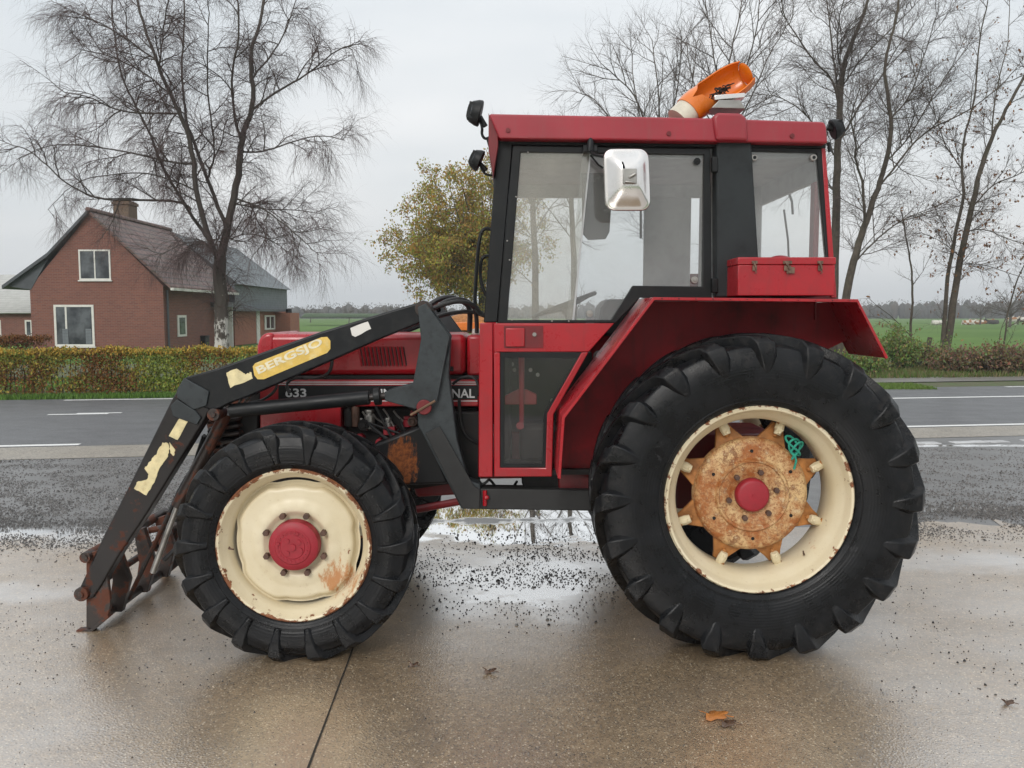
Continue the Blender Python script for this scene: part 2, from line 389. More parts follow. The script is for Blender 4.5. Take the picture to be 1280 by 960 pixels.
# ---- wet ground
def wet(name, base_a, base_b, speck, speck_amt, stone_scale, wetness, puddles, bump=.35, extra=None):
    """diffuse mineral surface under a broken film of water; puddles = (x, y, rx, ry, strength)"""
    t = NT(name); t.co = t.n('ShaderNodeNewGeometry').outputs['Position']
    n = t.noise(.9, 6, .6); n2 = t.noise(9, 6, .65)
    c = t.mix(t.rng(n, .3, .7), base_a, base_b)
    c = t.mix(t.rng(n2, .35, .7, .0, .5), c, tuple(x * .6 for x in base_a))
    n7 = t.noise(24, 5, .7); c = t.mix(t.rng(n7, .45, .66, 0, .45), c, tuple(x * .5 for x in base_a)); c = t.mix(t.rng(n7, .48, .33, 0, .35), c, tuple(min(1, x * 1.5) for x in base_b))
    n4 = t.noise(75, 5, .75); c = t.mix(t.rng(n4, .42, .64, 0, .75), c, tuple(x * .45 for x in base_a))
    n5 = t.noise(3.2, 8, .72, None, .6); c = t.mix(t.rng(n5, .46, .68, 0, .6), c, tuple(x * .5 for x in base_a))
    v = t.n('ShaderNodeTexVoronoi'); v.inputs['Scale'].default_value = stone_scale; t.l(t.co, v.inputs[0])
    wn = t.n('ShaderNodeSeparateColor'); t.l(v.outputs['Color'], wn.inputs[0])
    sm = t.math('MULTIPLY', t.rng(v.outputs['Distance'], .42, .30), t.rng(wn.outputs[0], 1 - speck_amt, 1 - speck_amt + .02))
    c = t.mix(t.math('MULTIPLY', sm, .8), c, speck)
    dm = t.math('MULTIPLY', t.rng(v.outputs['Distance'], .45, .35), t.rng(wn.outputs[1], .70, .72))
    c = t.mix(t.math('MULTIPLY', dm, .75), c, (.03, .025, .02))
    # film
    n3 = t.noise(1.4, 7, .62, t.mapping((1, 1.6, 1), (3, 1, 0)))
    film = t.rng(n3, .35, .65, wetness * .72, wetness)
    pud = None
    for (x, y, rx, ry, st) in puddles:
        d = t.n('ShaderNodeVectorMath', operation='LENGTH'); t.l(t.mapping((1 / rx, 1 / ry, 0), (-x / rx, -y / ry, 0)), d.inputs[0])
        q = t.math('ADD', d.outputs['Value'], t.rng(t.noise(2.2, 6, .6), .3, .7, -.5, .5))
        q = t.rng(q, 1.08 if st > .76 else 1.35, .82 if st > .76 else .5, 0, st); pud = q if pud is None else t.math('MAXIMUM', pud, q)
    if pud is None: pud = t.math('MULTIPLY', n, 0)
    film = t.math('MAXIMUM', film, pud)
    rough = t.rng(pud, .55, 1, .30, .02)
    c = t.mix(t.math('MULTIPLY', film, .16), c, (.012, .010, .008))
    n6 = t.noise(160, 3, .7)
    n2 = t.math('ADD', n2, t.math('MULTIPLY', n6, .5))
    hb = t.math('ADD', t.math('MULTIPLY', n2, .5), t.math('MULTIPLY', t.rng(v.outputs['Distance'], 0, .6, 1, 0), .5))
    bstr = t.n('ShaderNodeBump'); bstr.inputs['Distance'].default_value = .006
    t.l(hb, bstr.inputs['Height']); t.l(t.rng(pud, 0, .8, bump, 0.0), bstr.inputs['Strength'])
    film_b = t.n('ShaderNodeBump'); film_b.inputs['Distance'].default_value = .004; t.l(hb, film_b.inputs['Height']); t.l(t.rng(pud, 0, .85, .42, 0), film_b.inputs['Strength'])
    t.set(base=c, rough=.75, spec=.3, normal=bstr.outputs[0])
    gl = t.n('ShaderNodeBsdfGlossy'); t.l(rough, gl.inputs['Roughness']); gl.inputs[0].default_value = (1, 1, 1, 1); t.l(film_b.outputs[0], gl.inputs['Normal'])
    fr = t.n('ShaderNodeFresnel'); fr.inputs[0].default_value = 1.5
    fac = t.math('MULTIPLY', t.math('MULTIPLY', fr.outputs[0], t.rng(pud, 0, 1, .80, 1.7)), film, True)
    ms = t.n('ShaderNodeMixShader'); t.l(fac, ms.inputs[0]); t.l(t.b.outputs[0], ms.inputs[1]); t.l(gl.outputs[0], ms.inputs[2]); t.l(ms.outputs[0], t.out.inputs[0])
    return t.m

# ================================================================== THE SETTING
def line_pts(a, b, x):                       # point on the ground line a-b at world x
    t = (x - a.x) / (b.x - a.x); return a + (b - a) * t
NE = (G(0, 560), G(1280, 532))               # near edge of the road (outer side of its white line)
FE = (G(0, 505), G(1280, 481))
RD = (NE[1] - NE[0]).normalized(); RN = V(-RD.y, RD.x, 0)     # along / across the road
R0 = NE[0] - RD * ((NE[0] - V(0, 0, 0)).dot(RD))              # foot near x=0
def rp(s, d, z=0.0):                         # road coordinates: s along, d across from the near edge
    p = R0 + RD * s + RN * d; return V(p.x, p.y, z)
DW = (FE[0] - NE[0]).dot(RN)                 # road width measured on the left
DWr = (FE[1] - NE[1]).dot(RN)
print('road width', DW, DWr, 'dir', math.degrees(math.atan2(RD.y, RD.x)), 'dist', R0)
DW = (DW + DWr) / 2
def sheet(name, pts, mat, z, n=1, kind='structure'):
    m = MB(); m.add([V(p[0], p[1], z) for p in pts], [tuple(range(len(pts)))])
    o = m.build(name, mat, flat=True, recalc=False); o['kind'] = kind
    return o
def m_field():
    t = NT('pasture grass'); t.co = t.n('ShaderNodeNewGeometry').outputs['Position']
    n = t.noise(.05, 5); n2 = t.noise(1.2, 6, .7)
    c = t.mix(t.rng(n, .35, .65), (.075, .15, .03), (.12, .21, .045)); c = t.mix(t.rng(n2, .3, .75, 0, .5), c, (.07, .11, .03))
    t.set(base=c, rough=.9, spec=.1); return t.m
M['field'] = m_field()
sheet('ground', [(-900, -30), (900, -30), (900, 1000), (-900, 1000)], M['field'], -.03)

PUD = []
def pud(px, py, rx, ry, st=1.0):
    g = G(px, py); PUD.append((g.x, g.y, rx, ry, st))
pud(650, 665, .95, .42); pud(660, 725, .8, .68, .62); pud(60, 668, 1.9, .34, .62); pud(640, 640, 1.4, .3)
pud(1215, 637, .7, .09, .9); pud(1230, 557, 1.3, .10, .9); pud(1190, 700, 1.0, .25, .45); pud(20, 740, .9, .2, .4);
M['concrete'] = wet('wet concrete', (.36, .245, .135), (.43, .31, .185), (.70, .59, .42), .26, 85, .58, PUD, .7)
M['asphalt_lot'] = wet('wet gravelly asphalt', (.105, .10, .096), (.135, .128, .122), (.24, .23, .22), .2, 70, .36, PUD, .6)
M['asphalt'] = wet('road asphalt', (.12, .123, .13), (.145, .148, .155), (.18, .18, .18), .2, 60, .36, [], .15)
M['strip'] = wet('concrete strip', (.34, .30, .24), (.42, .37, .30), (.5, .45, .38), .2, 40, .5, PUD, .3)
def m_line():
    t = NT('road paint'); n = t.noise(18, 7, .7)
    t.set(base=t.mix(t.rng(n, .58, .66, 0, .8), (.74, .74, .72), (.25, .25, .25)), rough=.45); return t.m
M['line'] = m_line()

sheet('yard_asphalt', [rp(-60, -1.05), rp(60, -1.05), (60, -10), (-60, -10)], M['asphalt_lot'], 0.0)
# concrete apron with an uneven far edge
edge = []
for i in range(0, 121):
    px = -300 + i * 16
    e = G(px, 668 - 14 * (px / 1280) + 6 * noise.noise(V(i * .35, 0, 0)))
    edge.append((e.x, e.y + .5 * noise.noise(V(i * .9, 3, 0)) + random.uniform(-.06, .06)))
sheet('yard_concrete', [(-12, -9)] + edge + [(12, -9)][::1], M['concrete'], .004)
j0, j1 = G(436, 826), G(380, 975)
jd = (j1 - j0).normalized(); jn = V(-jd.y, jd.x, 0)
js = MB(); a = j0 - jd * 1.2; pts = []
for i in range(25):
    p = a + jd * (i * .16) + jn * (.006 * noise.noise(V(i * .7, 0, 0))); wd = .004 + .0025 * noise.noise(V(i * 1.3, 5, 0)); pts.append((p - jn * wd, p + jn * wd))
for (p, q), (p2, q2) in zip(pts, pts[1:]): js.add([V(*p[:2], .008), V(*q[:2], .008), V(*q2[:2], .008), V(*p2[:2], .008)], [(0, 1, 2, 3)])
M['joint'] = paint('joint filler', (.02, .017, .014), .6)
js.build('concrete_joint', M['joint'], flat=True, recalc=False)['kind'] = 'structure'
# road
sheet('kerb_strip', [rp(-60, -1.05), rp(60, -1.05), rp(60, -.004), rp(-60, -.004)], M['strip'], .004)
sheet('road', [rp(-300, 0), rp(400, 0), rp(400, DW + .25), rp(-300, DW + .25)], M['asphalt'], .004)
lm = MB()
def strip(s0, s1, d0, d1): lm.add([rp(s0, d0, .009), rp(s1, d0, .009), rp(s1, d1, .009), rp(s0, d1, .009)], [(0, 1, 2, 3)])
def s_of(px, py): return (G(px, py) - R0).dot(RD)
def d_of(px, py): return (G(px, py) - R0).dot(RN)
print('s,d', s_of(95, 521), d_of(95, 521), s_of(1200, 497), d_of(1200, 497), s_of(98, 557))
strip(-60, s_of(98, 557), .05, .2); strip(s_of(560, 545), 200, .05, .2)
strip(-200, s_of(0, 505) - 1, DW - .1, DW + .05); strip(s_of(72, 503), s_of(900, 490), DW - .1, DW + .05); strip(s_of(1240, 482), 250, DW - .1, DW + .05)
dc = (d_of(95, 521) + d_of(1200, 497)) / 2
s0 = s_of(46, 523); s1 = s_of(143, 520)
strip(s0, s1 - .2, dc - .12, dc + .0); strip(s0 + .45, s1, dc + .005, dc + .12)
for k in range(1, 3): strip(s0 - 6 * k, s0 - 6 * k + 2, dc - .08, dc + .08)
strip(s0 + 5.2, s0 + 7.4, dc - .08, dc + .08)
strip(s_of(1080, 500), 200, d_of(1200, 497) - .09, d_of(1200, 497) + .09)
lm.build('road_markings', M['line'], flat=True, recalc=False)['kind'] = 'structure'
# row of pale setts along the yard on the right
sm = MB(); s = s_of(1100, 556)
d_s = d_of(1200, 553)
for i in range(70):
    L_ = random.uniform(.18, .32)
    if random.random() < .8:
        p = rp(s, d_s + random.uniform(-.02, .02)); a = math.atan2(RD.y, RD.x) + random.uniform(-.05, .05)
        Mx = Matrix.Translation(p) @ Matrix.Rotation(a, 4, 'Z'); sm.box((0, -.09, -.05), (L_ - .02, .09, random.uniform(.008, .02)), Mx)
    s += L_
M['sett'] = paint('pale setts', (.42, .42, .42), .3, .3, 3, (.1, .09, .08), .5, coat=.5)
so = sm.build('kerb_stones', M['sett'], bevel=.008); so['kind'] = 'structure'
# verges
def m_verge():
    t = NT('verge soil'); t.co = t.n('ShaderNodeNewGeometry').outputs['Position']
    n = t.noise(2.5, 7, .7); t.set(base=t.mix(t.rng(n, .35, .6), (.06, .11, .025), (.10, .085, .05)), rough=.9); return t.m
M['verge'] = m_verge()
sheet('verge', [rp(-120, DW + .25), rp(200, DW + .25), rp(200, DW + 14), rp(-120, DW + 14)], M['verge'], -.01)
M['path'] = wet('side path', (.19, .17, .15), (.25, .23, .2), (.3, .28, .25), .2, 40, .55, [], .3)
pth = MB()
sheet('path', [G(1010, 480), G(1400, 474), G(1400, 466), G(1250, 467), G(1010, 472)], M['path'], .012)

def blades(name, region, n, h, cols, label=None, w=.012, lean=.4, clump=None):
    """grass blades as thin triangles; region() gives x, y"""
    m = MB(); m.c = []
    for i in range(n):
        x, y = region(); hh = h * random.uniform(.4, 1.2); a = random.uniform(0, 6.28)
        dx, dy = math.cos(a) * w, math.sin(a) * w; lx, ly = random.uniform(-lean, lean) * hh, random.uniform(-lean, lean) * hh
        c = random.choice(cols); k = random.uniform(.75, 1.2)
        m.add([(x - dx, y - dy, -.01), (x + dx, y + dy, -.01), (x + lx, y + ly, hh)], [(0, 1, 2)], tuple(q * k for q in c))
    o = m.build(name, M['leaf'], flat=True, recalc=False)
    o['kind'] = 'stuff'
    if label: tag(o, label, 'grass')
    return o
def road_region(s0, s1, d0, d1):
    def f():
        p = rp(random.uniform(s0, s1), random.uniform(d0, d1)); return p.x, p.y
    return f
HS = s_of(0, 499)
blades('grass_verge', road_region(HS - 8, HS + 9, DW + .3, DW + 1.15), 16000, .09, [(.10, .20, .03), (.13, .24, .04), (.08, .16, .03)], 'bright green grass strip between the road and the hedge', .015)
SR = s_of(1060, 470)
blades('grass_verge', road_region(SR - 3, SR + 14, DW + 3.0, DW + 7.5), 26000, .18, [(.10, .17, .035), (.16, .16, .06), (.20, .16, .08), (.09, .14, .03)], 'rough damp grass on the bank across the road at right', .02)
gg = [G(1060, 487), G(1150, 483)]
blades('grass_patch', lambda: (random.uniform(gg[0].x, gg[1].x), random.uniform(gg[0].y, gg[1].y + .5)), 4000, .08, [(.12, .2, .04), (.15, .22, .05)], 'small grass island beside the far edge of the road', .02)

def leaves(m, c, s, col, flat=0.0):
    e = Euler((random.uniform(-1.6, 1.6), random.uniform(-1.6, 1.6), random.uniform(0, 6.28))).to_matrix()
    a = e @ V(s, 0, 0); b = e @ V(0, s * .62, 0); q = V(*c)
    m.add([q - a, q - b * .9 + a * .1, q + a, q + b * .9 + a * .1], [(0, 1, 2, 3)], col)
# ---- hedge
def hedge(sA, sB, d0, d1, h, n, label, mix_cols, name='hedge'):
    root = thing(name, label, 'hedge', rp((sA + sB) / 2, (d0 + d1) / 2))
    m = MB(); m.c = []
    for i in range(n):
        s = random.uniform(sA, sB); z = h * random.random() ** .8
        u = random.random()
        if u < .30: z = h + random.gauss(0, .03) + .06 * noise.noise(V(s * 1.6, 0, 5)) + (.09 * random.random() if random.random() < .05 else 0); d = random.uniform(d0, d1)
        elif u < .85: d = d0 + abs(random.gauss(0, .08)) + .05 * noise.noise(V(s * 2, z * 2, 0))
        else: d = random.uniform(d0, d1)
        big = noise.noise(V(s * .8, z * 1.4, 2)) + .35 * noise.noise(V(s * 3, z * 4, 7))
        if z < h * .85 and z > h * .12 and noise.noise(V(s * 1.7, z * 1.3, 9)) > .12 and random.random() < .72: continue
        ct = z / h
        k = big + (ct - .55) * .5 + random.gauss(0, .25)
        col = mix_cols[2] if k > .33 else (mix_cols[1] if k > -.05 else mix_cols[0])
        if ct > .93 and random.random() < .6: col = mix_cols[3]
        if random.random() < .12: col = mix_cols[4]
        f = random.uniform(.6, 1.3)
        p = rp(s, d, z); leaves(m, p, random.uniform(.022, .042), tuple(q * f for q in col))
    m.build('foliage', M['leaf'], root, flat=True, recalc=False)
    t = MB()
    s = sA
    while s < sB:
        d = random.uniform(d0 + .12, d1 - .1); p = rp(s, d)
        q = p + V(random.uniform(-.05, .05), 0, h * .5); r = q + V(random.uniform(-.1, .1), 0, h * .45)
        t.tube([p, q, r], [.014, .01, .004], 4, False)
        for k in range(5):
            z = random.uniform(.2, .9) * h; b = V(p.x, p.y, z); e = b + V(random.uniform(-.22, .22), random.uniform(-.15, .15), random.uniform(.08, .25)); t.tube([b, e], [.006, .002], 3, False)
        s += random.uniform(.09, .2)
    t.build('stem', M['twig'], root, recalc=False)
    return root
hedge(HS - 7, s_of(420, 495), DW + 1.15, DW + 1.75, .97, 62000, 'long clipped beech hedge with yellow, green and brown autumn leaves across the road',
      [(.22, .10, .03), (.34, .26, .05), (.27, .32, .06), (.48, .31, .055), (.13, .17, .035)])
blades('lawn', road_region(HS - 7, HS + 14, DW + 1.9, DW + 7), 9000, .07, [(.11, .21, .03), (.14, .26, .04)], 'green lawn seen through the hedge', .03)
# ---- trees
def wander(p, d, length, n, wob, trop):
    pts = [Vector(p)]; d = Vector(d).normalized(); st = length / n
    for i in range(n):
        d = (d + V(random.gauss(0, wob), random.gauss(0, wob), random.gauss(0, wob)) + V(0, 0, trop)).normalized()
        pts.append(pts[-1] + d * st)
    return pts
def at_path(path, t):
    x = t * (len(path) - 1); i = min(int(x), len(path) - 2); return path[i].lerp(path[i + 1], x - i), (path[i + 1] - path[i]).normalized()
def sprout(mT, mC, path, r0, r1, lv, spec, lvl=0, leaf=None):
    if lvl >= len(spec): return
    cnt, lmin, lmax, amin, amax, wob, trop, rr, n, t0 = spec[lvl]
    if lvl:
        ln = sum((q - p).length for p, q in zip(path, path[1:])); cnt = cnt * min(1.4, ln / (.62 * spec[lvl - 1][2]))
    cnt = int(cnt + random.random())
    for i in range(cnt):
        t = t0 + (1 - t0) * (i + random.random()) / cnt
        p, d = at_path(path, min(t, .999))
        ax = d.cross(V(random.gauss(0, 1), random.gauss(0, 1), random.gauss(0, 1)))
        if ax.length < 1e-4: continue
        nd = Matrix.Rotation(R(random.uniform(amin, amax)), 3, ax.normalized()) @ d
        Ln = random.uniform(lmin, lmax) * (1 - .35 * t)
        q = wander(p, nd, Ln, n, wob, trop)
        r = min(rr * (.6 + .4 * Ln / lmax), lerp(r0, r1, t) * .75)
        k = 5 if lvl == 0 else 3
        (mT if lvl == 0 else mC).tube(q, [lerp(r, r * .3, j / n) for j in range(n + 1)], k, False)
        if leaf and lvl >= len(spec) - 2: leaf(q)
        sprout(mT, mC, q, r, r * .3, lv, spec, lvl + 1, leaf)
def smooth(path, it=2):
    for _ in range(it):
        o = [path[0]]
        for a, b in zip(path, path[1:]): o += [a * .75 + b * .25, a * .25 + b * .75]
        o.append(path[-1]); path = o
    return path
TH = .78
def traced_tree(name, label, dist, limbs, spec, bark, twig, group=None, leaf=None, yj=.5, base=None, leafmat=None):
    """limbs: (pixel polyline, r0, r1, depth slope) traced as the photo shows them, spread in depth"""
    root = thing(name, label, 'tree', base or V(*[PD(limbs[0][0][0][0], limbs[0][0][0][1], dist)[i] for i in (0, 1)], 0), group)
    mT, mC = MB(), MB(); mL = MB(); mL.c = []; SAM = []
    for (pp, r0, r1, ys) in limbs:
        n = len(pp); path = []
        Y0 = dist + CAM.y
        if SAM: Y0 = min(SAM, key=lambda s: (s[0] - pp[0][0]) ** 2 + (s[1] - pp[0][1]) ** 2)[2]
        if SAM:
            s = min(SAM, key=lambda s: (s[0] - pp[0][0]) ** 2 + (s[1] - pp[0][1]) ** 2)
            if math.hypot(s[0] - pp[0][0], s[1] - pp[0][1]) < 40: path.append(P(s[0], s[1], s[2]))
        for i, (x, y) in enumerate(pp):
            Y = Y0 + ys * (i / max(1, n - 1)) + (random.uniform(-.15, .15) if i else 0)
            path.append(P(x, y, Y))
            if i:
                for q in range(1, 9): SAM.append((lerp(pp[i - 1][0], x, q / 8), lerp(pp[i - 1][1], y, q / 8), lerp(YP, Y, q / 8)))
            YP = Y
        path = smooth(path, 2)
        path = [p + V(random.uniform(-1, 1), random.uniform(-1, 1), 0) * .02 for p in path]
        m = len(path)
        mT.tube(path, [lerp(r0, r1, (j / (m - 1)) ** .8) * (TH if r0 < .14 else 1) for j in range(m)], 9 if r0 > .06 else 6)
        lf = (lambda q: leaf(mL, q)) if leaf else None
        sprout(mT, mC, path, r0 * TH, r1, 0, spec, 0, lf)
    mT.build('trunk', bark, root, recalc=False); mC.build('crown', twig, root, recalc=False)
    if mL.v: mL.build('foliage', M['leaf'], root, flat=True, recalc=False)
    return root
def PD(px, py, dist): return P(px, py, dist + CAM.y)

# silver birch in front of the house
birch = [
 ([(277, 436), (277, 390), (275, 345), (275, 322)], .20, .16, 0),
 ([(275, 330), (262, 300), (246, 244), (240, 180), (225, 142), (210, 112), (195, 75), (176, 22), (165, -30)], .13, .03, -1.2),
 ([(268, 310), (256, 292), (240, 270), (222, 240), (203, 210), (187, 165), (168, 128), (150, 94), (142, 38), (138, -20)], .085, .02, 1.8),
 ([(276, 326), (287, 270), (300, 210), (302, 169), (319, 131), (311, 75), (322, 37), (335, -20)], .14, .03, 1.0),
 ([(301, 172), (292, 150), (289, 94), (300, 37), (295, -30)], .07, .02, -1.5),
 ([(281, 280), (259, 225), (244, 180), (232, 150), (226, 80), (232, 20), (228, -30)], .09, .02, 2.2),
 ([(240, 262), (225, 251), (170, 250), (124, 250), (86, 232), (56, 204), (26, 180), (8, 190)], .06, .012, -1.5),
 ([(319, 135), (349, 112), (379, 97), (405, 75), (431, 56), (440, 62)], .055, .012, -.5),
 ([(312, 100), (340, 70), (362, 30), (372, -10)], .05, .015, 1.5),
 ([(298, 249), (326, 259), (352, 277), (378, 300), (397, 318)], .045, .012, -1.5),
 ([(296, 255), (330, 262), (370, 262), (405, 268)], .04, .01, 1.5),
 ([(302, 190), (330, 190), (362, 178), (400, 168), (430, 175)], .045, .01, -2),
 ([(232, 205), (200, 200), (160, 190), (110, 182), (60, 180), (20, 200)], .05, .01, 1.5),
 ([(225, 142), (190, 142), (150, 140), (110, 120), (80, 115)], .05, .012, -1),
 ([(215, 120), (180, 90), (140, 70), (100, 62)], .045, .012, 1),
 ([(195, 75), (160, 50), (120, 25), (90, 15)], .04, .012, 1), ([(200, 80), (205, 30), (215, -20)], .04, .015, -1),
 ([(259, 225), (270, 190), (262, 140), (258, 80), (262, 20), (258, -20)], .05, .012, -2),
 ([(250, 240), (215, 225), (180, 215), (140, 218), (95, 225), (60, 262)], .04, .01, 2),
 ([(275, 318), (255, 300), (225, 305), (200, 320)], .03, .01, -1),
 ([(285, 300), (310, 290), (340, 300), (365, 320)], .035, .01, 1.2),
]
spec_b = [(12, .7, 1.8, 28, 60, .15, -.0, .024, 6, .2), (12, .45, 1.15, 25, 60, .18, -.12, .010, 5, .1), (10, .4, 1.05, 20, 60, .14, -.30, .0038, 4, .05)]
random.seed(11)
traced_tree('birch_tree', 'large bare silver birch with drooping twigs in front of the brick house', 23.5, birch, spec_b, M['birch'], M['twig_birch'])
spec_r = [(15, .9, 2.7, 25, 60, .15, .03, .021, 6, .18), (13, .5, 1.5, 25, 60, .15, .02, .009, 5, .1), (9, .3, .9, 25, 60, .14, .01, .0045, 3, .08)]
spec_rt = [(11, .7, 2.0, 25, 60, .15, .03, .019, 5, .15), (11, .4, 1.1, 25, 60, .16, .02, .008, 4, .1), (8, .25, .7, 25, 55, .15, .01, .005, 3, .1)]
tg = 'bare roadside trees behind the tractor'
traced_tree('roadside_tree', 'tall bare tree rising right behind the rear of the tractor cab', 31, [
 ([(1040, 440), (1044, 306), (1046, 219), (1050, 131), (1052, 87), (1066, 50), (1083, 10), (1090, -30)], .19, .03, 0),
 ([(1050, 140), (1041, 96), (1022, 83), (1003, 55), (982, 26), (975, -10)], .07, .015, -1.5),
 ([(1050, 130), (1040, 60), (1035, 10), (1030, -30)], .06, .02, 1.5),
 ([(1047, 200), (1020, 160), (1005, 140), (975, 120), (950, 118)], .05, .012, -1.5),
 ([(1048, 180), (1075, 130), (1100, 100), (1120, 60), (1150, 20)], .06, .015, 1.5),
 ([(1052, 110), (1075, 75), (1110, 40), (1140, 10), (1160, -10)], .05, .012, -1),
 ([(1046, 240), (1020, 220), (1000, 190), (985, 180)], .03, .01, 1),
 ([(1050, 90), (1045, 40), (1060, -20)], .05, .015, -2)], spec_r, M['bark'], M['twig'], tg)
traced_tree('roadside_tree', 'bare forked tree leaning out to the right just behind the rear fender', 29, [
 ([(1050, 455), (1057, 367), (1069, 320), (1081, 280), (1092, 250), (1100, 227), (1116, 166), (1109, 122), (1105, 74), (1120, 30), (1125, -20)], .16, .025, 0),
 ([(1081, 285), (1079, 227), (1068, 200), (1070, 175), (1062, 150), (1075, 110)], .08, .015, -1.5),
 ([(1098, 235), (1125, 200), (1157, 162), (1200, 145), (1245, 114), (1275, 80)], .06, .012, -1),
 ([(1110, 200), (1135, 175), (1160, 130), (1185, 90), (1210, 60)], .05, .012, 1.4),
 ([(1066, 330), (1095, 300), (1125, 275), (1160, 262), (1210, 240)], .05, .012, 1),
 ([(1112, 150), (1140, 120), (1155, 70), (1170, 20)], .045, .012, -1.5)], spec_r, M['bark'], M['twig'], tg)
def brown_leaf(mL, q):
    if random.random() < .10:
        for k in range(2): leaves(mL, q[-1] + V(random.uniform(-.08, .08), random.uniform(-.08, .08), random.uniform(-.12, 0)), random.uniform(.04, .075), random.choice([(.20, .09, .04), (.12, .07, .04), (.26, .13, .05)]))
traced_tree('roadside_tree', 'twin stemmed bare tree leaning right with a few brown leaves by the pasture', 30.5, [
 ([(1180, 458), (1190, 390), (1201, 315), (1214, 262), (1227, 206), (1240, 170), (1254, 144), (1280, 96), (1310, 40)], .15, .03, 0),
 ([(1176, 460), (1184, 350), (1192, 300), (1206, 245), (1201, 210), (1205, 170), (1220, 120), (1222, 60), (1235, 0)], .12, .02, 1.2),
 ([(1214, 262), (1240, 230), (1270, 220), (1310, 200)], .05, .012, -1),
 ([(1207, 290), (1230, 285), (1262, 300), (1300, 310)], .035, .01, -1),
 ([(1195, 330), (1230, 330), (1270, 345), (1300, 350)], .03, .008, 1),
 ([(1201, 210), (1180, 180), (1165, 130), (1160, 90)], .04, .01, 1),
 ([(1240, 170), (1245, 110), (1260, 60), (1262, 0)], .05, .012, 1.5),
 ([(1200, 320), (1175, 300), (1150, 290)], .025, .008, -.6)], spec_rt, M['bark'], M['twig'], tg, leaf=brown_leaf)
traced_tree('young_tree', 'thin crooked young tree standing alone at the edge of the pasture', 30, [
 ([(1137, 460), (1138, 411), (1142, 359), (1138, 330), (1131, 289), (1126, 262)], .07, .02, 0),
 ([(1138, 420), (1120, 400), (1100, 385), (1085, 372)], .03, .008, -.5), ([(1136, 440), (1118, 410), (1104, 398), (1085, 395)], .025, .006, .6),
 ([(1142, 355), (1160, 330), (1172, 290)], .02, .006, .5), ([(1131, 289), (1150, 262), (1158, 240)], .02, .006, -.6), ([(1129, 280), (1110, 262), (1098, 255)], .02, .006, .6)], [(5, .5, 1.1, 25, 60, .16, 0, .012, 4, .15), (5, .3, .6, 25, 60, .16, 0, .006, 3, .1)], M['bark'], M['twig'], None, leaf=brown_leaf)
traced_tree('young_tree', 'slim bare sapling at the far right edge beside the brown brush', 31, [
 ([(1250, 465), (1256, 420), (1262, 376), (1275, 340), (1290, 320)], .055, .02, 0), ([(1246, 466), (1248, 420), (1262, 385)], .03, .01, .5),
 ([(1258, 410), (1275, 400), (1300, 395)], .02, .008, .3)], [(6, .5, 1.2, 25, 60, .16, 0, .012, 4, .15), (5, .3, .6, 25, 60, .16, 0, .006, 3, .1)], M['bark'], M['twig'], None, leaf=brown_leaf)
# fan-shaped trees farther back, above the cab roof
spec_f = [(11, 1.4, 3.4, 20, 48, .10, .03, .035, 6, .2), (9, .8, 1.9, 20, 50, .12, .03, .014, 5, .12), (5, .5, 1.1, 20, 50, .12, .02, .008, 4, .1)]
traced_tree('roadside_tree', 'fan shaped bare tree seen above the cab roof left of the orange beacon', 42, [
 ([(815, 450), (818, 360), (820, 280), (822, 220)], .22, .14, 0),
 ([(822, 225), (812, 170), (795, 120), (775, 100), (752, 80)], .09, .02, -2), ([(822, 225), (826, 150), (820, 90), (815, 50)], .09, .02, 1),
 ([(820, 240), (790, 190), (765, 150), (740, 120), (728, 118)], .07, .02, 1.5), ([(822, 225), (840, 150), (850, 90), (852, 45)], .08, .02, -1.5),
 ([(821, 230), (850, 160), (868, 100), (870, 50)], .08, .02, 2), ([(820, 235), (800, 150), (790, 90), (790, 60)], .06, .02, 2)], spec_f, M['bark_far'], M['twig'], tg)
traced_tree('roadside_tree', 'spreading bare tree right behind the orange beacon above the cab', 38, [
 ([(915, 450), (916, 340), (914, 260), (912, 180), (908, 120)], .2, .09, 0),
 ([(910, 150), (895, 90), (888, 40), (880, -10)], .07, .02, -1.5), ([(908, 125), (912, 70), (925, 20), (930, -25)], .08, .02, 1.5),
 ([(912, 170), (940, 120), (960, 70), (985, 30)], .07, .02, 2), ([(912, 190), (880, 140), (862, 90), (858, 50)], .06, .02, 1),
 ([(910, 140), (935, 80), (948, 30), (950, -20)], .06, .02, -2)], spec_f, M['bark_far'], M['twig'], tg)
for (bx, top, d, lab) in ((668, 150, 36, 'bare tree standing behind the cab, seen through the dusty front part of the door glass'),
                          (716, 158, 40, 'bare tree behind the cab, seen through the clear part of the door glass')):
    traced_tree('roadside_tree', lab, d, [
     ([(bx, 450), (bx + 2, 330), (bx - 3, 250), (bx, 205)], .18, .08, 0), ([(bx - 2, 260), (bx - 25, 210), (bx - 38, top + 12)], .06, .015, 1),
     ([(bx, 210), (bx + 8, 180), (bx + 4, top + 10)], .06, .015, -1), ([(bx, 250), (bx + 28, 205), (bx + 42, top + 15)], .06, .015, 1.5),
     ([(bx, 300), (bx - 30, 262), (bx - 55, 225)], .04, .012, -1.5), ([(bx, 290), (bx + 25, 250), (bx + 55, 232)], .04, .012, -1)],
     [(7, 1.0, 2.2, 20, 50, .12, .02, .03, 5, .2), (6, .6, 1.3, 20, 50, .13, .02, .012, 4, .1), (4, .3, .8, 20, 50, .12, .02, .007, 3, .1)], M['bark_far'], M['twig'], tg)
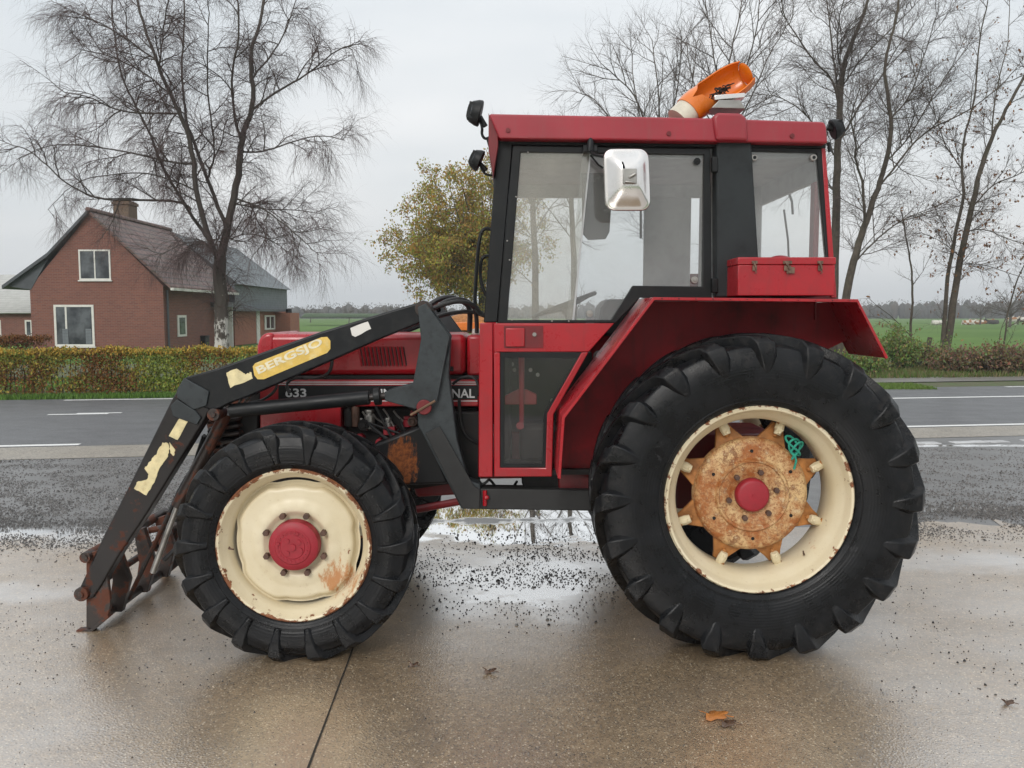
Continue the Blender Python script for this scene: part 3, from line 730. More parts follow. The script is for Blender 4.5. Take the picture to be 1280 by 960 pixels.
# tree that still has yellow-olive leaves
def yleaf(mL, q):
    for j in range(1, len(q)):
        for k in range(4):
            if random.random() < .95:
                leaves(mL, q[j] + V(random.gauss(0, .14), random.gauss(0, .14), random.gauss(0, .12)), random.uniform(.05, .088),
                       tuple(c * random.uniform(.7, 1.25) for c in random.choice([(.38, .31, .06), (.31, .26, .055), (.41, .30, .055), (.33, .20, .05), (.23, .22, .055)])))
yl = [([(603, 440), (603, 390), (602, 352), (600, 318)], .26, .17, 0)]
for (ex, ey, ys) in ((512, 320, -3), (506, 322, 0), (524, 280, -3), (514, 285, 2), (538, 250, 2.5), (532, 240, -1), (560, 228, -3), (590, 222, -1), (585, 245, -1), (615, 240, -3), (545, 275, 0), (570, 265, 1.5), (530, 345, -.5), (560, 335, 2), (545, 320, -4), (610, 260, 2), (503, 340, -1), (508, 300, 1.5), (518, 258, -1.5), (545, 230, 1), (572, 215, -2), (600, 205, 1), (620, 215, 2.5), (660, 240, -1), (680, 290, 1), (530, 300, 3), (560, 255, -3), (640, 230, -3), (520, 335, 2.5), (590, 260, 3.5), (640, 320, -2), (550, 345, -2.2), (572, 300, -3.2)):
    mx, my = (ex + 600) / 2 + random.uniform(-6, 6), (ey + 335) / 2 + 6
    yl.append(([(600 + random.uniform(-2, 2), random.uniform(318, 345)), (lerp(600, mx, .5), lerp(330, my, .55)), (mx, my), (ex, ey)], .08, .015, ys))
spec_y = [(7, .8, 1.9, 25, 60, .14, .0, .03, 5, .25), (6, .5, 1.2, 25, 60, .15, -.02, .012, 4, .1), (3, .3, .6, 25, 60, .15, -.05, .006, 3, .2)]
traced_tree('autumn_tree', 'rounded tree with olive yellow autumn leaves left of the cab', 46, yl, spec_y, M['bark'], M['twig'], None, leaf=yleaf)

# bushes and brush along the far bank on the right
def bush(name, label, px, py, w, h, dep, n, cols, ls=(.03, .06), dist=None, stems=14, cat='bush'):
    g = G(px, py); root = thing(name, label, cat, V(g.x, g.y, 0))
    m = MB(); m.c = []; t = MB()
    tips = []
    for i in range(stems):
        a = random.uniform(0, 6.28); q = wander(V(g.x + random.uniform(-.4, .4) * w, g.y + random.uniform(-.4, .4) * dep, 0), V(math.cos(a) * .4, math.sin(a) * .4, 1), h * random.uniform(.6, 1.15), 5, .15, 0)
        t.tube(q, [.012, .01, .008, .006, .004, .002], 3, False); tips += q[1:]
        for k in range(4):
            z, dd = at_path(q, random.uniform(.3, .95)); b = wander(z, V(random.gauss(0, 1), random.gauss(0, 1), .6), h * .35, 3, .2, 0); t.tube(b, [.006, .004, .003, .001], 3, False); tips += b
    for i in range(n):
        c = random.choice(tips) + V(random.gauss(0, .09), random.gauss(0, .09), random.gauss(0, .08)); c.z = max(c.z, .02)
        leaves(m, c, random.uniform(*ls), tuple(q * random.uniform(.7, 1.3) for q in random.choice(cols)))
    t.build('stem', M['twig'], root, recalc=False)
    if m.v: m.build('foliage', M['leaf'], root, flat=True, recalc=False)
    return root
random.seed(5)
BR = [(.20, .135, .08), (.25, .17, .10), (.14, .10, .06), (.17, .18, .07)]
GR = [(.12, .20, .05), (.17, .23, .06), (.22, .22, .08)]
bush('bush', 'green bramble bush low behind the rear fender tip', 1108, 464, 1.7, 1.25, 1.2, 4200, GR, stems=22)
bush('bush', 'olive weeds and dead stalks left of the twin stemmed tree', 1152, 462, 1.6, .8, 1, 2200, GR + BR, stems=30)
bush('bush', 'brown withered brush right of the twin stemmed tree', 1214, 468, 2.2, .75, 1.3, 4500, BR, stems=40)
bush('bush', 'brown withered brush at the right edge of the picture', 1268, 468, 2.2, .85, 1.3, 4500, BR, stems=40)
bush('bush', 'low yellow green weeds at the foot of the bank', 1075, 470, 1.6, .6, .8, 2600, GR, stems=20)
g = G(1157, 462); st = MB(); st.tube([V(g.x, g.y, 0), V(g.x + .03, g.y, .6), V(g.x + .1, g.y, 1.05)], [.1, .085, .07], 9)
tag(st.build('tree_stump', M['bark']), 'short broken stump between the young tree and the twin stemmed tree', 'stump')

# ---- farmhouse
HD = 40 + CAM.y; HB = 9.3                     # front gable plane, depth
def hp(px, py, Y=HD): return P(px, py, Y)
house = thing('brick_house', 'red brick gabled farmhouse with brown tiled roof behind the hedge', 'house', V(hp(122, 430).x, HD, 0))
gl, gr_ = hp(39, 400).x, hp(205, 400).x
apex = hp(112, 263); er = hp(205, 357); el = hp(39, 360)
m = MB(); m.prism([V(gl, 0, 0), V(gr_, 0, 0), V(gr_, 0, er.z), V(apex.x, 0, apex.z - .12), V(gl, 0, el.z)], HD, HD + HB); m.build('wall', M['brick'], house)
# roof slabs: right slope, left slope that flares out into the side eave
def slab(pts, th, y0, y1, mat, name):
    m = MB(); m.prism([V(x, 0, z) for x, z in pts] + [V(x, 0, z - th) for x, z in pts[::-1]], y0, y1); return m.build(name, mat, house)
exx = er.x + .35
slab([(apex.x, apex.z), (exx, er.z - .02)], .14, HD - .14, HD + HB + .1, M['tiles'], 'roof')
lf = hp(6, 357); lm_ = hp(62, 318)
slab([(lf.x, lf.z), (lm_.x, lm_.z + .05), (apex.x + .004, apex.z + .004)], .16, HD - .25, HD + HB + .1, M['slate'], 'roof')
# dark underside and side of the left eave, running back
m = MB(); m.add([V(lf.x, HD - .25, lf.z - .17), V(gl, HD - .02, el.z - .2), V(hp(62, 318).x, HD - .3, hp(62, 322).z), V(lf.x, HD + 3, lf.z - .17)], [(0, 1, 2), (0, 3, 1)])
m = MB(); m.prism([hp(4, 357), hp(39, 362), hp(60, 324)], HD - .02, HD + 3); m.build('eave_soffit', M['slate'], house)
m = MB(); m.prism([V(exx, 0, er.z - .22), V(exx + .14, 0, er.z - .22), V(exx + .14, 0, er.z - .1), V(exx, 0, er.z - .1)], HD - .14, HD + HB + .1); m.build('gutter', M['white'], house)
# chimney
cx = hp(158, 280, HD + 4.5)
m = MB(); m.box((cx.x - .42, HD + 4, apex.z - 1.6), (cx.x + .36, HD + 5, P(158, 252, HD + 4.5).z)); m.box((cx.x - .48, HD + 3.94, P(158, 252, HD + 4.5).z - .2), (cx.x + .42, HD + 5.06, P(158, 252, HD + 4.5).z - .06)); m.build('chimney', M['brick_yellow'], house)
def win(x0, y0, x1, y1, Y, parent, split=0.5, name='window', fr=.07, mat=None, inner=None, sill=True):
    a, b = P(x0, y0, Y), P(x1, y1, Y); X0, X1, Z1, Z0 = a.x, b.x, a.z, b.z
    m = MB(); m.box((X0, Y - .03, Z0), (X0 + fr, Y + .05, Z1)); m.box((X1 - fr, Y - .03, Z0), (X1, Y + .05, Z1)); m.box((X0 + fr, Y - .03, Z1 - fr), (X1 - fr, Y + .05, Z1)); m.box((X0 + fr, Y - .03, Z0), (X1 - fr, Y + .05, Z0 + fr))
    if split: xs = lerp(X0, X1, split); m.box((xs - fr * .4, Y - .025, Z0 + fr), (xs + fr * .4, Y + .05, Z1 - fr))
    f = m.build(name, mat or M['white'], parent)
    g = MB(); g.box((X0 + fr, Y - .008, Z0 + fr), (X1 - fr, Y - .002, Z1 - fr)); g.build('pane', M['hglass'], f)
    if sill:
        s = MB(); s.box((X0 - .05, Y - .07, Z0 - .06), (X1 + .05, Y + .02, Z0 - .005)); s.build('sill', M['white'], f)
    return f
win(98, 312, 139, 350, HD - .01, house, .5)
wf = win(67, 381, 119, 433, HD - .01, house, .3, fr=.10)
for x in (82, 111):
    c = MB(); a, b = P(x - 4, 411, HD - .03), P(x + 4, 430, HD - .03); c.box((a.x, HD - .045, b.z), (b.x, HD - .03, a.z)); c.build('curtain', M['clad'], wf)
# side wall features: build on x = gr_ plane
def sx(px): # depth on the side wall at this column
    d = ray(px, 400); return CAM.y + d.y * ((gr_ - CAM.x) / d.x)
def side_box(px0, px1, py0, py1, out, name, mat, parent, inset=0):
    Y0, Y1 = sx(px0), sx(px1); Z1 = P(px0, py0, Y0).z; Z0 = P(px0, py1, Y0).z
    m = MB(); m.box((gr_ + .003, Y0, Z0), (gr_ + out, Y1, Z1)); return m.build(name, mat, parent)
print('side depth', sx(222), sx(231), sx(262))
f = side_box(221, 232, 394, 421, .05, 'window', M['white'], house); side_box(223, 230, 397, 418, .06, 'pane', M['hglass'], f)
# rear range: barn running back behind the house, porch in the angle
WX = gr_ + .15
def sY(px): return CAM.y + (WX - CAM.x) * F / (px - 640)
def sZ(px, py): Y = sY(px); return P(px, py, Y).z
B0, B1 = HD + HB + .4, sY(359)
zE, zB = sZ(359, 362), sZ(350, 387)
wing = thing('barn', 'low brick barn with grey boarded upper wall behind the birch', 'barn', V(WX - 3, B0, 0))
m = MB(); m.box((WX - 7, B0, 0), (WX, B1, zB)); m.build('wall', M['brick_orange'], wing)
m = MB(); m.box((WX - 7, B0 - .02, zB), (WX + .06, B1 + .02, zE)); m.build('boarding', M['clad'], wing)
rz = zE + 2.9
m = MB(); m.add([V(WX + .3, B0, zE - .02), V(WX + .3, B1 + .3, zE - .02), V(WX - 3.5, B1 + .3, rz), V(WX - 3.5, B0, rz), V(WX - 7.3, B0, zE), V(WX - 7.3, B1 + .3, zE)], [(0, 1, 2, 3), (3, 2, 5, 4), (0, 3, 4), (1, 5, 2), (0, 4, 5, 1)]); m.build('roof', M['sheet_dark'], wing)
m = MB(); m.box((WX + .062, sY(285), zB - .14), (WX + .5, sY(350), zB + .02)); m.build('canopy', M['slate'], wing)
def wbox(px0, px1, py0, py1, out, name, mat, par):
    Y0, Y1 = sY(px0), sY(px1); pm = (px0 + px1) / 2; m = MB(); m.box((WX + .003, Y0, sZ(pm, py1)), (WX + out, Y1, sZ(pm, py0))); return m.build(name, mat, par)
f = wbox(331, 344, 394, 412, .05, 'window', M['white'], wing); wbox(333, 337, 396, 410, .06, 'pane', M['hglass'], f); wbox(338.5, 342, 396, 410, .06, 'pane', M['hglass'], f)
wbox(321, 325, 388, 430, .04, 'door', M['white'], wing)
m = MB(); AX = P(372, 400, B1 - 1).x; m.box((WX, B1 - 3, 0), (AX, B1 - .5, P(0, 391, B1 - 2).z)); m.build('annex', M['brick_orange'], wing)
m = MB(); q = P(361, 388, B1 - 1.8); m.tube([V(q.x, q.y, q.z - .4), V(q.x, q.y, q.z + .1)], .2, 10); m.build('vent_pipe', M['black'], wing)
PY = HD + 7.6
m = MB(); m.box((gr_ + .004, HD + 6.2, P(0, 384, PY).z), (P(284, 0, PY).x, HD + 8.8, P(0, 378, PY).z)); m.build('canopy', M['slate'], house)
m = MB(); m.box((gr_ + .004, PY, 0), (P(280, 0, PY).x, PY + .1, P(0, 384, PY).z - .004)); pw = m.build('porch', M['white'], house)
m = MB(); m.box((P(251, 0, PY).x, PY - .03, P(0, 416, PY).z), (P(270, 0, PY).x, PY - .003, P(0, 390, PY).z)); m.build('pane', M['hglass'], pw)
m = MB(); m.tube([V(gr_ + .08, HD + .3, er.z - .2), V(gr_ + .08, HD + .3, 0)], .05, 8); m.build('downpipe', M['slate'], house)
m = MB(); m.tube([V(apex.x, HD - .2, apex.z + .03), V(apex.x, HD + HB + .1, apex.z + .03)], .11, 8); m.build('ridge_tiles', M['tiles'], house)
bn = MB(); q = P(252, 430, HD + 5); bn.box((q.x - .35, HD + 4.6, 0), (q.x + .35, HD + 5.2, P(0, 421, HD + 5).z)); bn.box((q.x - .38, HD + 4.55, P(0, 421, HD + 5).z), (q.x + .38, HD + 5.22, P(0, 421, HD + 5).z + .07))
tag(bn.build('waste_bin', M['black'], bevel=.03), 'dark wheeled waste bin beside the porch of the brick house', 'bin')
# left barn
LY = 54 + CAM.y
lb = thing('barn', 'long low barn with pale sheet roof at the left edge', 'barn', V(P(0, 430, LY).x, LY, 0))
m = MB(); m.box((P(-120, 0, LY).x, LY, 0), (P(60, 0, LY).x, LY + 10, P(0, 392, LY).z)); m.build('wall', M['brick'], lb)
zr = P(0, 391, LY).z
m = MB(); m.add([V(P(-130, 0, LY).x, LY - .4, zr), V(P(64, 0, LY).x, LY - .4, zr), V(P(64, 0, LY).x, LY + 5, zr + 2.6), V(P(-130, 0, LY).x, LY + 5, zr + 2.6), V(P(64, 0, LY).x, LY + 10.4, zr), V(P(-130, 0, LY).x, LY + 10.4, zr)],
              [(0, 1, 2, 3), (3, 2, 4, 5), (0, 3, 5), (1, 4, 2)]); m.build('roof', M['sheet'], lb, solid=.06)
for x in (-30, -8, 31): win(x, 400, x + 10, 421, LY - .01, lb, 0, fr=.1)
hedge_l = hedge(s_of(-60, 478), s_of(52, 478), d_of(0, 478), d_of(0, 478) + .8, 1.15, 9000, 'short brown hedge behind the long hedge at the left edge', [(.12, .05, .025), (.17, .07, .03), (.2, .1, .03), (.22, .09, .03), (.07, .08, .02)])
# ---- far things
def far_tree(px, base_py, top_py, d, seed, lab, w=1.0, leafy=0):
    random.seed(seed); b = PD(px, base_py, d); b.z = 0; H = PD(px, top_py, d).z
    mT, mC = MB(), MB(); tr = [b, b + V(.1, 0, H * .2), b + V(0, 0, H * .38)]; mT.tube(tr, [H * .03, H * .025, H * .02], 7)
    root = thing('far_tree', lab, 'tree', b, 'trees beyond the pasture')
    for i in range(16):
        a = 2.4 * i; e = random.uniform(.35, 1.3); q = wander(tr[1].lerp(tr[2], random.random()), V(math.cos(a) * w, math.sin(a) * w, e), H * random.uniform(.45, .62), 5, .1, .03)
        mT.tube(q, [H * .012 * (1 - .15 * k) for k in range(6)], 4, False)
        sprout(mC, mC, q, H * .012, H * .004, 0, [(9, H * .12, H * .26, 25, 60, .15, .03, H * .005, 4, .2), (7, H * .05, H * .12, 25, 60, .15, .02, H * .0035, 3, .1)])
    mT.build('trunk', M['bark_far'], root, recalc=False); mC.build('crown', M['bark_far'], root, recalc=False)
    return root
far_tree(388, 402, 378, 190, 1, 'bare round tree on the horizon just right of the barn')
far_tree(436, 402, 379, 170, 2, 'bare tree on the horizon above the upper loader arm, left of its neighbours', .8)
far_tree(457, 402, 378, 180, 3, 'bare tree in the middle of the three above the loader arm')
far_tree(487, 402, 375, 160, 4, 'bare brownish tree above the end of the loader arm', 1.1)
far_tree(1262, 404, 345, 120, 5, 'large hazy bare tree beyond the pasture at the right edge', 1.2)
far_tree(1225, 404, 368, 150, 6, 'small hazy bare tree beyond the pasture left of the large one', 1.1)
random.seed(9)
wd = MB(); wd.c = []
def wood_h(X): return max(3.0, (7.0 + 3.0 * noise.noise(V(X * .012, 1, 0)) + 2.2 * noise.noise(V(X * .06, 4, 0)) + 1.4 * noise.noise(V(X * .25, 7, 0))) * (1.0 if X > 40 else .75))
for i in range(900):
    X = -420 + i * 1.05; Yb = 372 + 14 * noise.noise(V(X * .01, 0, 0)) + random.uniform(-5, 5); h = wood_h(X) * random.uniform(.7, 1.05); c = random.choice([(.085, .08, .07), (.10, .088, .075), (.075, .08, .06), (.11, .09, .07)])
    wd.ell(V(X, Yb, h * .45), 1.8, 2.4, h * .55, 7, 5); wd.c.extend([c] * 35)
for i in range(14000):
    X = random.uniform(-420, 520); h = wood_h(X); z = h * random.uniform(.5, 1.12); c = random.choice([(.085, .08, .07), (.10, .088, .075)])
    leaves(wd, V(X, 366 + random.uniform(-8, 6), z), random.uniform(.2, .45), c)
wo_ = wd.build('woodland', M['leaf'], flat=True, recalc=False); tag(wo_, 'hazy band of far woodland along the horizon', 'woodland', kind='stuff')
# left: green-grey field dam and fence-like dark line, orange implement
mp_ = MB(); mp_.prism([PD(375, 397, 140), PD(560, 397, 140), PD(556, 392.5, 140), PD(380, 391.5, 140)], 136, 142); M['dyke'] = paint('dyke grass', (.09, .13, .08), .9); mp_.build('dyke', M['dyke'], bevel=.2)['kind'] = 'structure'
imp = thing('farm_implement', 'orange farm implement with brown load behind the engine hood', 'implement', V(P(585, 430, 22).x, 22, 0))
def ib(x0, y0, x1, y1, a, b, name, mat): m = MB(); A, B = P(x0, y0, 22), P(x1, y1, 22); m.box((A.x, a, B.z), (B.x, b, A.z)); m.build(name, mat, imp, bevel=.02)
ib(556, 403, 606, 413, 22, 23.4, 'hopper', M['orange']); ib(562, 413, 566, 440, 22.2, 22.3, 'leg', M['orange']); ib(598, 413, 602, 440, 22.2, 22.3, 'leg', M['orange'])
mm = MB(); mm.ell(P(588, 404, 22.7), .8, .5, .32); mm.ell(P(570, 405, 22.7), .5, .4, .2); mm.build('load', M['rust_arm'], imp)
# cows
def cow(px, py, d, lying, face, cols, lab):
    b = PD(px, py, d); b.z = 0; m = MB(); m.c = []
    zz = .42 if lying else .95; s = face
    rings = [(-1.05, .16, .2, .05), (-.95, .3, .34, 0), (-.5, .36, .40, -.03), (0, .38, .42, -.06), (.45, .34, .40, -.02), (.8, .26, .32, .04), (1.0, .15, .2, .16), (1.25, .12, .17, .32), (1.35, .14, .17, .42), (1.55, .12, .13, .36), (1.78, .08, .09, .24), (1.8, .02, .03, .24)]
    k = 10; vs = []; fs = []
    for (x, ry, rz, dz) in rings:
        for j in range(k): a = 6.283 * j / k; vs.append(b + V(x * s, ry * math.cos(a), zz + dz + rz * math.sin(a)))
    n = len(rings)
    for i in range(n - 1):
        for j in range(k): fs.append((i * k + j, i * k + (j + 1) % k, (i + 1) * k + (j + 1) % k, (i + 1) * k + j))
    for f in fs:
        c = cols[0] if noise.noise(V(f[0] * .37, f[1] * .11, px)) > -.05 else cols[1]; m.add([vs[q] for q in f], [(0, 1, 2, 3)], c)
    for (x, y) in ((-.8, -.2), (-.8, .2), (.7, -.18), (.7, .18)):
        if lying: m.tube([b + V(x * s, y, .3), b + V((x + .35) * s, y * 2, .1), b + V((x + .1) * s, y * 2.4, .05)], [.12, .08, .05], 6, col=cols[0])
        else: m.tube([b + V(x * s, y, .85), b + V((x + (.08 if x > 0 else -.1)) * s, y, .48), b + V(x * s, y, .25), b + V(x * s, y, 0)], [.16, .08, .055, .07], 6, col=cols[0])
    m.tube([b + V(-1.05 * s, 0, zz + .15), b + V(-1.15 * s, 0, zz - .1), b + V(-1.12 * s, 0, zz - .4)], [.03, .025, .05], 5, col=cols[0])
    for y in (-.17, .17): m.ell(b + V(1.36 * s, y, zz + .5), .05, .12, .04, 6, 4); m.c.extend([cols[0]] * 24)
    o = m.build('cow', M['hide'], recalc=False); tag(o, lab, 'cow', 'cows grazing in the pasture')
wht, brn, blk = (.6, .57, .52), (.3, .14, .06), (.04, .035, .03)
cow(1172, 407, 150, True, 1, (wht, wht), 'small white cow lying just left of the twin stemmed tree')
cow(1210, 408, 150, True, 1, (wht, brn), 'brown and white cow lying right of the twin stemmed tree')
cow(1222, 408.5, 158, True, -1, (brn, wht), 'cow lying close behind the brown and white one')
cow(1232, 407, 165, True, 1, (brn, brn), 'brown cow lying in the middle of the herd')
cow(1241, 406.5, 160, True, -1, (blk, blk), 'dark cow lying at the right of the lying group')
cow(1264, 408, 150, False, 1, (wht, brn), 'pale patched cow standing near the far right sapling')
cow(1277, 408, 152, False, -1, (blk, wht), 'dark cow standing at the right edge')
# ---- loose stones
random.seed(21)
def stones(name, label, n, region, smin, smax, cols, z=.004):
    m = MB(); m.c = []
    for i in range(n):
        x, y = region(); r = random.uniform(smin, smax) * (1 if random.random() < .93 else 1.8); a = random.uniform(0, 6.28); k = 6
        c = random.choice(cols); f = random.uniform(.7, 1.3); c = tuple(q * f for q in c)
        vs = []
        for j in range(k):
            q = a + 6.28 * j / k; rr = r * random.uniform(.7, 1.15); vs.append((x + math.cos(q) * rr, y + math.sin(q) * rr * .8, z - .001))
        for j in range(4):
            q = a + 1.57 * j; rr = r * random.uniform(.4, .7); vs.append((x + math.cos(q) * rr, y + math.sin(q) * rr * .8, z + r * random.uniform(.6, 1.1)))
        fs = [(6, 7, 8, 9), (0, 1, 7, 6), (1, 2, 7), (2, 3, 8, 7), (3, 4, 8), (4, 5, 9, 8), (5, 0, 6, 9)]
        m.add(vs, fs, c)
    o = m.build(name, M['stone'], flat=True, recalc=False); tag(o, label, 'gravel', kind='stuff'); return o
def near_region(px0, px1, py0, py1, gauss=None, yb=.5):
    def f():
        while True:
            px = random.uniform(px0, px1) if gauss is None else random.gauss(gauss[0], gauss[1]); py = random.uniform(py0, py1)
            if gauss and random.random() > math.exp(-((py - gauss[2]) / gauss[3]) ** 2): continue
            g = G(px, py)
            if noise.noise(V(g.x * 2.2, g.y * 3.2, 3)) + random.uniform(-.35, .35) > -.1: return g.x, g.y
    return f
DK = [(.015, .015, .017), (.03, .028, .028), (.05, .048, .045)]
stones('gravel', 'dark wet grit scattered over the puddle between the wheels', 3000, near_region(480, 800, 655, 830, (660, 90, 712, 42)), .0025, .0075, DK)
stones('gravel', 'dark grit spread over the concrete right of the rear wheel', 320, near_region(1100, 1290, 640, 880), .002, .006, DK)
stones('gravel', 'fine grit on the concrete at the front left', 420, near_region(-10, 300, 655, 860), .002, .0055, DK)
stones('gravel', 'coarse grey gravel lying over the yard at left', 9000, near_region(-20, 260, 574, 645), .004, .010, [(.085, .08, .076), (.12, .115, .11), (.055, .052, .05), (.16, .155, .15)], .0)
stones('gravel', 'grey gravel and dirt lying over the yard at right', 5500, near_region(1080, 1300, 560, 650), .004, .009, [(.09, .08, .075), (.12, .11, .105), (.05, .045, .04), (.16, .15, .14)], .0)
stones('gravel', 'pale and dark pebbles pressed into the foreground concrete', 1500, near_region(0, 1280, 780, 958), .0012, .003, [(.45, .38, .28), (.3, .25, .18), (.03, .03, .03), (.06, .05, .04)])
def band(px0, px1, c0, sd):
    def f():
        while True:
            px = random.uniform(px0, px1); py = c0 - 14 * (px / 1280) + random.gauss(0, sd)
            if py < 600: continue
            g = G(px, py)
            if noise.noise(V(g.x * 1.4, g.y * 2.5, 8)) + random.uniform(-.4, .4) > -.05: return g.x, g.y
    return f
stones('gravel', 'loose grey grit thinning out where the gravelly yard meets the concrete at left', 6500, band(-40, 240, 662, 14), .003, .008, [(.085, .08, .076), (.12, .115, .11), (.05, .047, .045)])
stones('gravel', 'loose grey grit thinning out where the gravelly yard meets the concrete at right', 6000, band(1080, 1320, 662, 13), .003, .008, [(.085, .08, .076), (.12, .11, .10), (.05, .045, .04)])
# fallen leaf
def fallen_leaf(px, py, s, lab, mat):
    g = G(px, py); m = MB(); prof = []; n = 22
    for i in range(n):
        a = 6.283 * i / n; lob = 1 + .28 * math.sin(a * 5); prof.append(V(g.x + math.cos(a) * s * lob, g.y + math.sin(a) * s * .75 * lob, .012 + .012 * abs(math.sin(a * 1.5)) + .008 * math.cos(2 * a)))
    vs = [V(g.x, g.y, .012)] + prof; m.add(vs, [(0, i + 1, (i + 1) % n + 1) for i in range(n)])
    m.tube([V(g.x + s * .9, g.y - .01, .018), V(g.x + s * 1.5, g.y - .02, .016)], .002, 5)
    tag(m.build('fallen_leaf', mat, recalc=False, solid=.0015), lab, 'leaf')
M['leaf_dark'] = paint('rotting leaf', (.09, .05, .03), .4, .3, 40)
fallen_leaf(893, 898, .055, 'wet orange brown oak leaf lying in the foreground below the rear wheel', M['leaf_brown'])
fallen_leaf(909, 908, .035, 'darker brown leaf touching the orange one in the foreground', M['leaf_dark'])
fallen_leaf(1260, 882, .025, 'small dark leaf near the right edge of the foreground', M['leaf_dark'])
fallen_leaf(612, 842, .03, 'dark rotting leaf on the wet concrete between the wheels', M['leaf_dark'])
fallen_leaf(1085, 745, .018, 'tiny dark leaf on the concrete right of the rear wheel', M['leaf_dark'])
fallen_leaf(517, 834, .022, 'brown leaf just right of the front tyre', M['leaf_dark'])

# ================================================================== THE TRACTOR
random.seed(3)
YC = 1.0                       # centre line of the tractor; its left side is towards the camera
TR = thing('tractor', 'red farm tractor with black front loader arms and an orange tube on its roof', 'tractor', V(P(640, 800, YC).x, YC, 0))
def mir(y): return 2 * YC - y

def make_tyre(c, Rr, rim, w, nl, lh, side, fl=1):
    """tyre with chevron lugs; side -1 faces the camera"""
    m = MB(); h = w / 2
    sh = Rr - lh
    half = [(rim - .012, .36 * w), (rim + .012, .42 * w), (rim + .03, .45 * w), (lerp(rim, sh, .4), .50 * w), (lerp(rim, sh, .62), .505 * w), (sh - .05, .475 * w), (sh - .02, .44 * w), (sh - .004, .36 * w), (sh, .2 * w), (sh + .004, 0)]
    prof = [(r, -y) for r, y in half] + [(r, y) for r, y in half[-2::-1]]
    m.lathe(prof, c, 96)
    C = Vector(c); st = 6.28318 / nl
    # thin moulded rings on the sidewalls
    for sgn in (-1, 1):
        rr = lerp(rim, sh, .50); yy = .501 * w * sgn
        m.lathe([(rr - .006, yy * .98), (rr, yy * 1.012), (rr + .006, yy * .98)], c, 96)
        rr = rim + .035; yy = .455 * w * sgn
        m.lathe([(rr - .006, yy * .97), (rr, yy * 1.03), (rr + .006, yy * .985)], c, 96)
    # lug sections: (carcass r, y, normal r, normal y, height, phi offset, half widths base/top)
    S = [(sh + .004, -.02 * w, 1, 0, lh, -1.30, .030, .022), (sh + .002, .10 * w, 1, 0, lh, -1.0, .031, .023), (sh, .22 * w, 1, .02, lh, -.65, .034, .025), (sh - .002, .33 * w, 1, .05, lh, -.30, .043, .031),
         (sh - .008, .405 * w, .98, .20, lh * 1.02, -.10, .060, .042), (sh - .026, .450 * w, .80, .60, lh * .95, .0, .070, .047), (sh - .060, .476 * w, .45, .89, lh * .72, .03, .068, .040), (sh - .10, .492 * w, .15, .99, lh * .40, .04, .056, .028), (sh - .135, .499 * w, .05, 1, lh * .12, .05, .042, .018), (sh - .155, .502 * w, 0, 1, -.002, .05, .032, .010)]
    sc = Rr / .83
    for sgn, off in ((-1, 0), (1, .5)):
        for i in range(nl):
            base = (i + off) * st; vs = []
            for (r, y, nr, ny, hh, ph, wb, wt) in S:
                y *= sgn; ny2 = ny * sgn; wb = wb * sc; wt = wt * sc
                a0 = base + fl * (-ph) * st
                def q(rad, yy, da):
                    a = a0 + da / Rr; return C + V(rad * math.cos(a), yy, rad * math.sin(a))
                r0, y0 = r - nr * .012, y - ny2 * .012; r1, y1 = r + nr * hh, y + ny2 * hh
                vs += [q(r0, y0, -wb), q(r1, y1, -wt), q(r1, y1, wt), q(r0, y0, wb)]
            fs = [(0, 1, 2, 3), (len(S) * 4 - 1, len(S) * 4 - 2, len(S) * 4 - 3, len(S) * 4 - 4)]
            for k in range(len(S) - 1):
                for j in range(3): fs.append((k * 4 + j, k * 4 + j + 1, (k + 1) * 4 + j + 1, (k + 1) * 4 + j))
            m.add(vs, fs)
    return m
def flipy(m, c):
    m.v = [(v[0], 2 * c.y - v[1], v[2]) for v in m.v]; return m

rc = P(946, 623, .10); rc.y = .23; RW = .45; RR = rc.z + .010
fc = P(365, 683, .0); fc.y = .165; fc.z = .610; FWD = .34; FR = .622
print('rear R', RR, 'front R', FR, 'c', rc, fc)

def bolts(ms, c, n, rad, r, y0, y1, ph=0, k=6):
    for i in range(n):
        a = ph + 6.28318 * i / n; p = c + V(rad * math.cos(a), 0, rad * math.sin(a)); m = MB(); m.disc(p, r, y0 - c.y, y1 - c.y, k); ms.append(m)

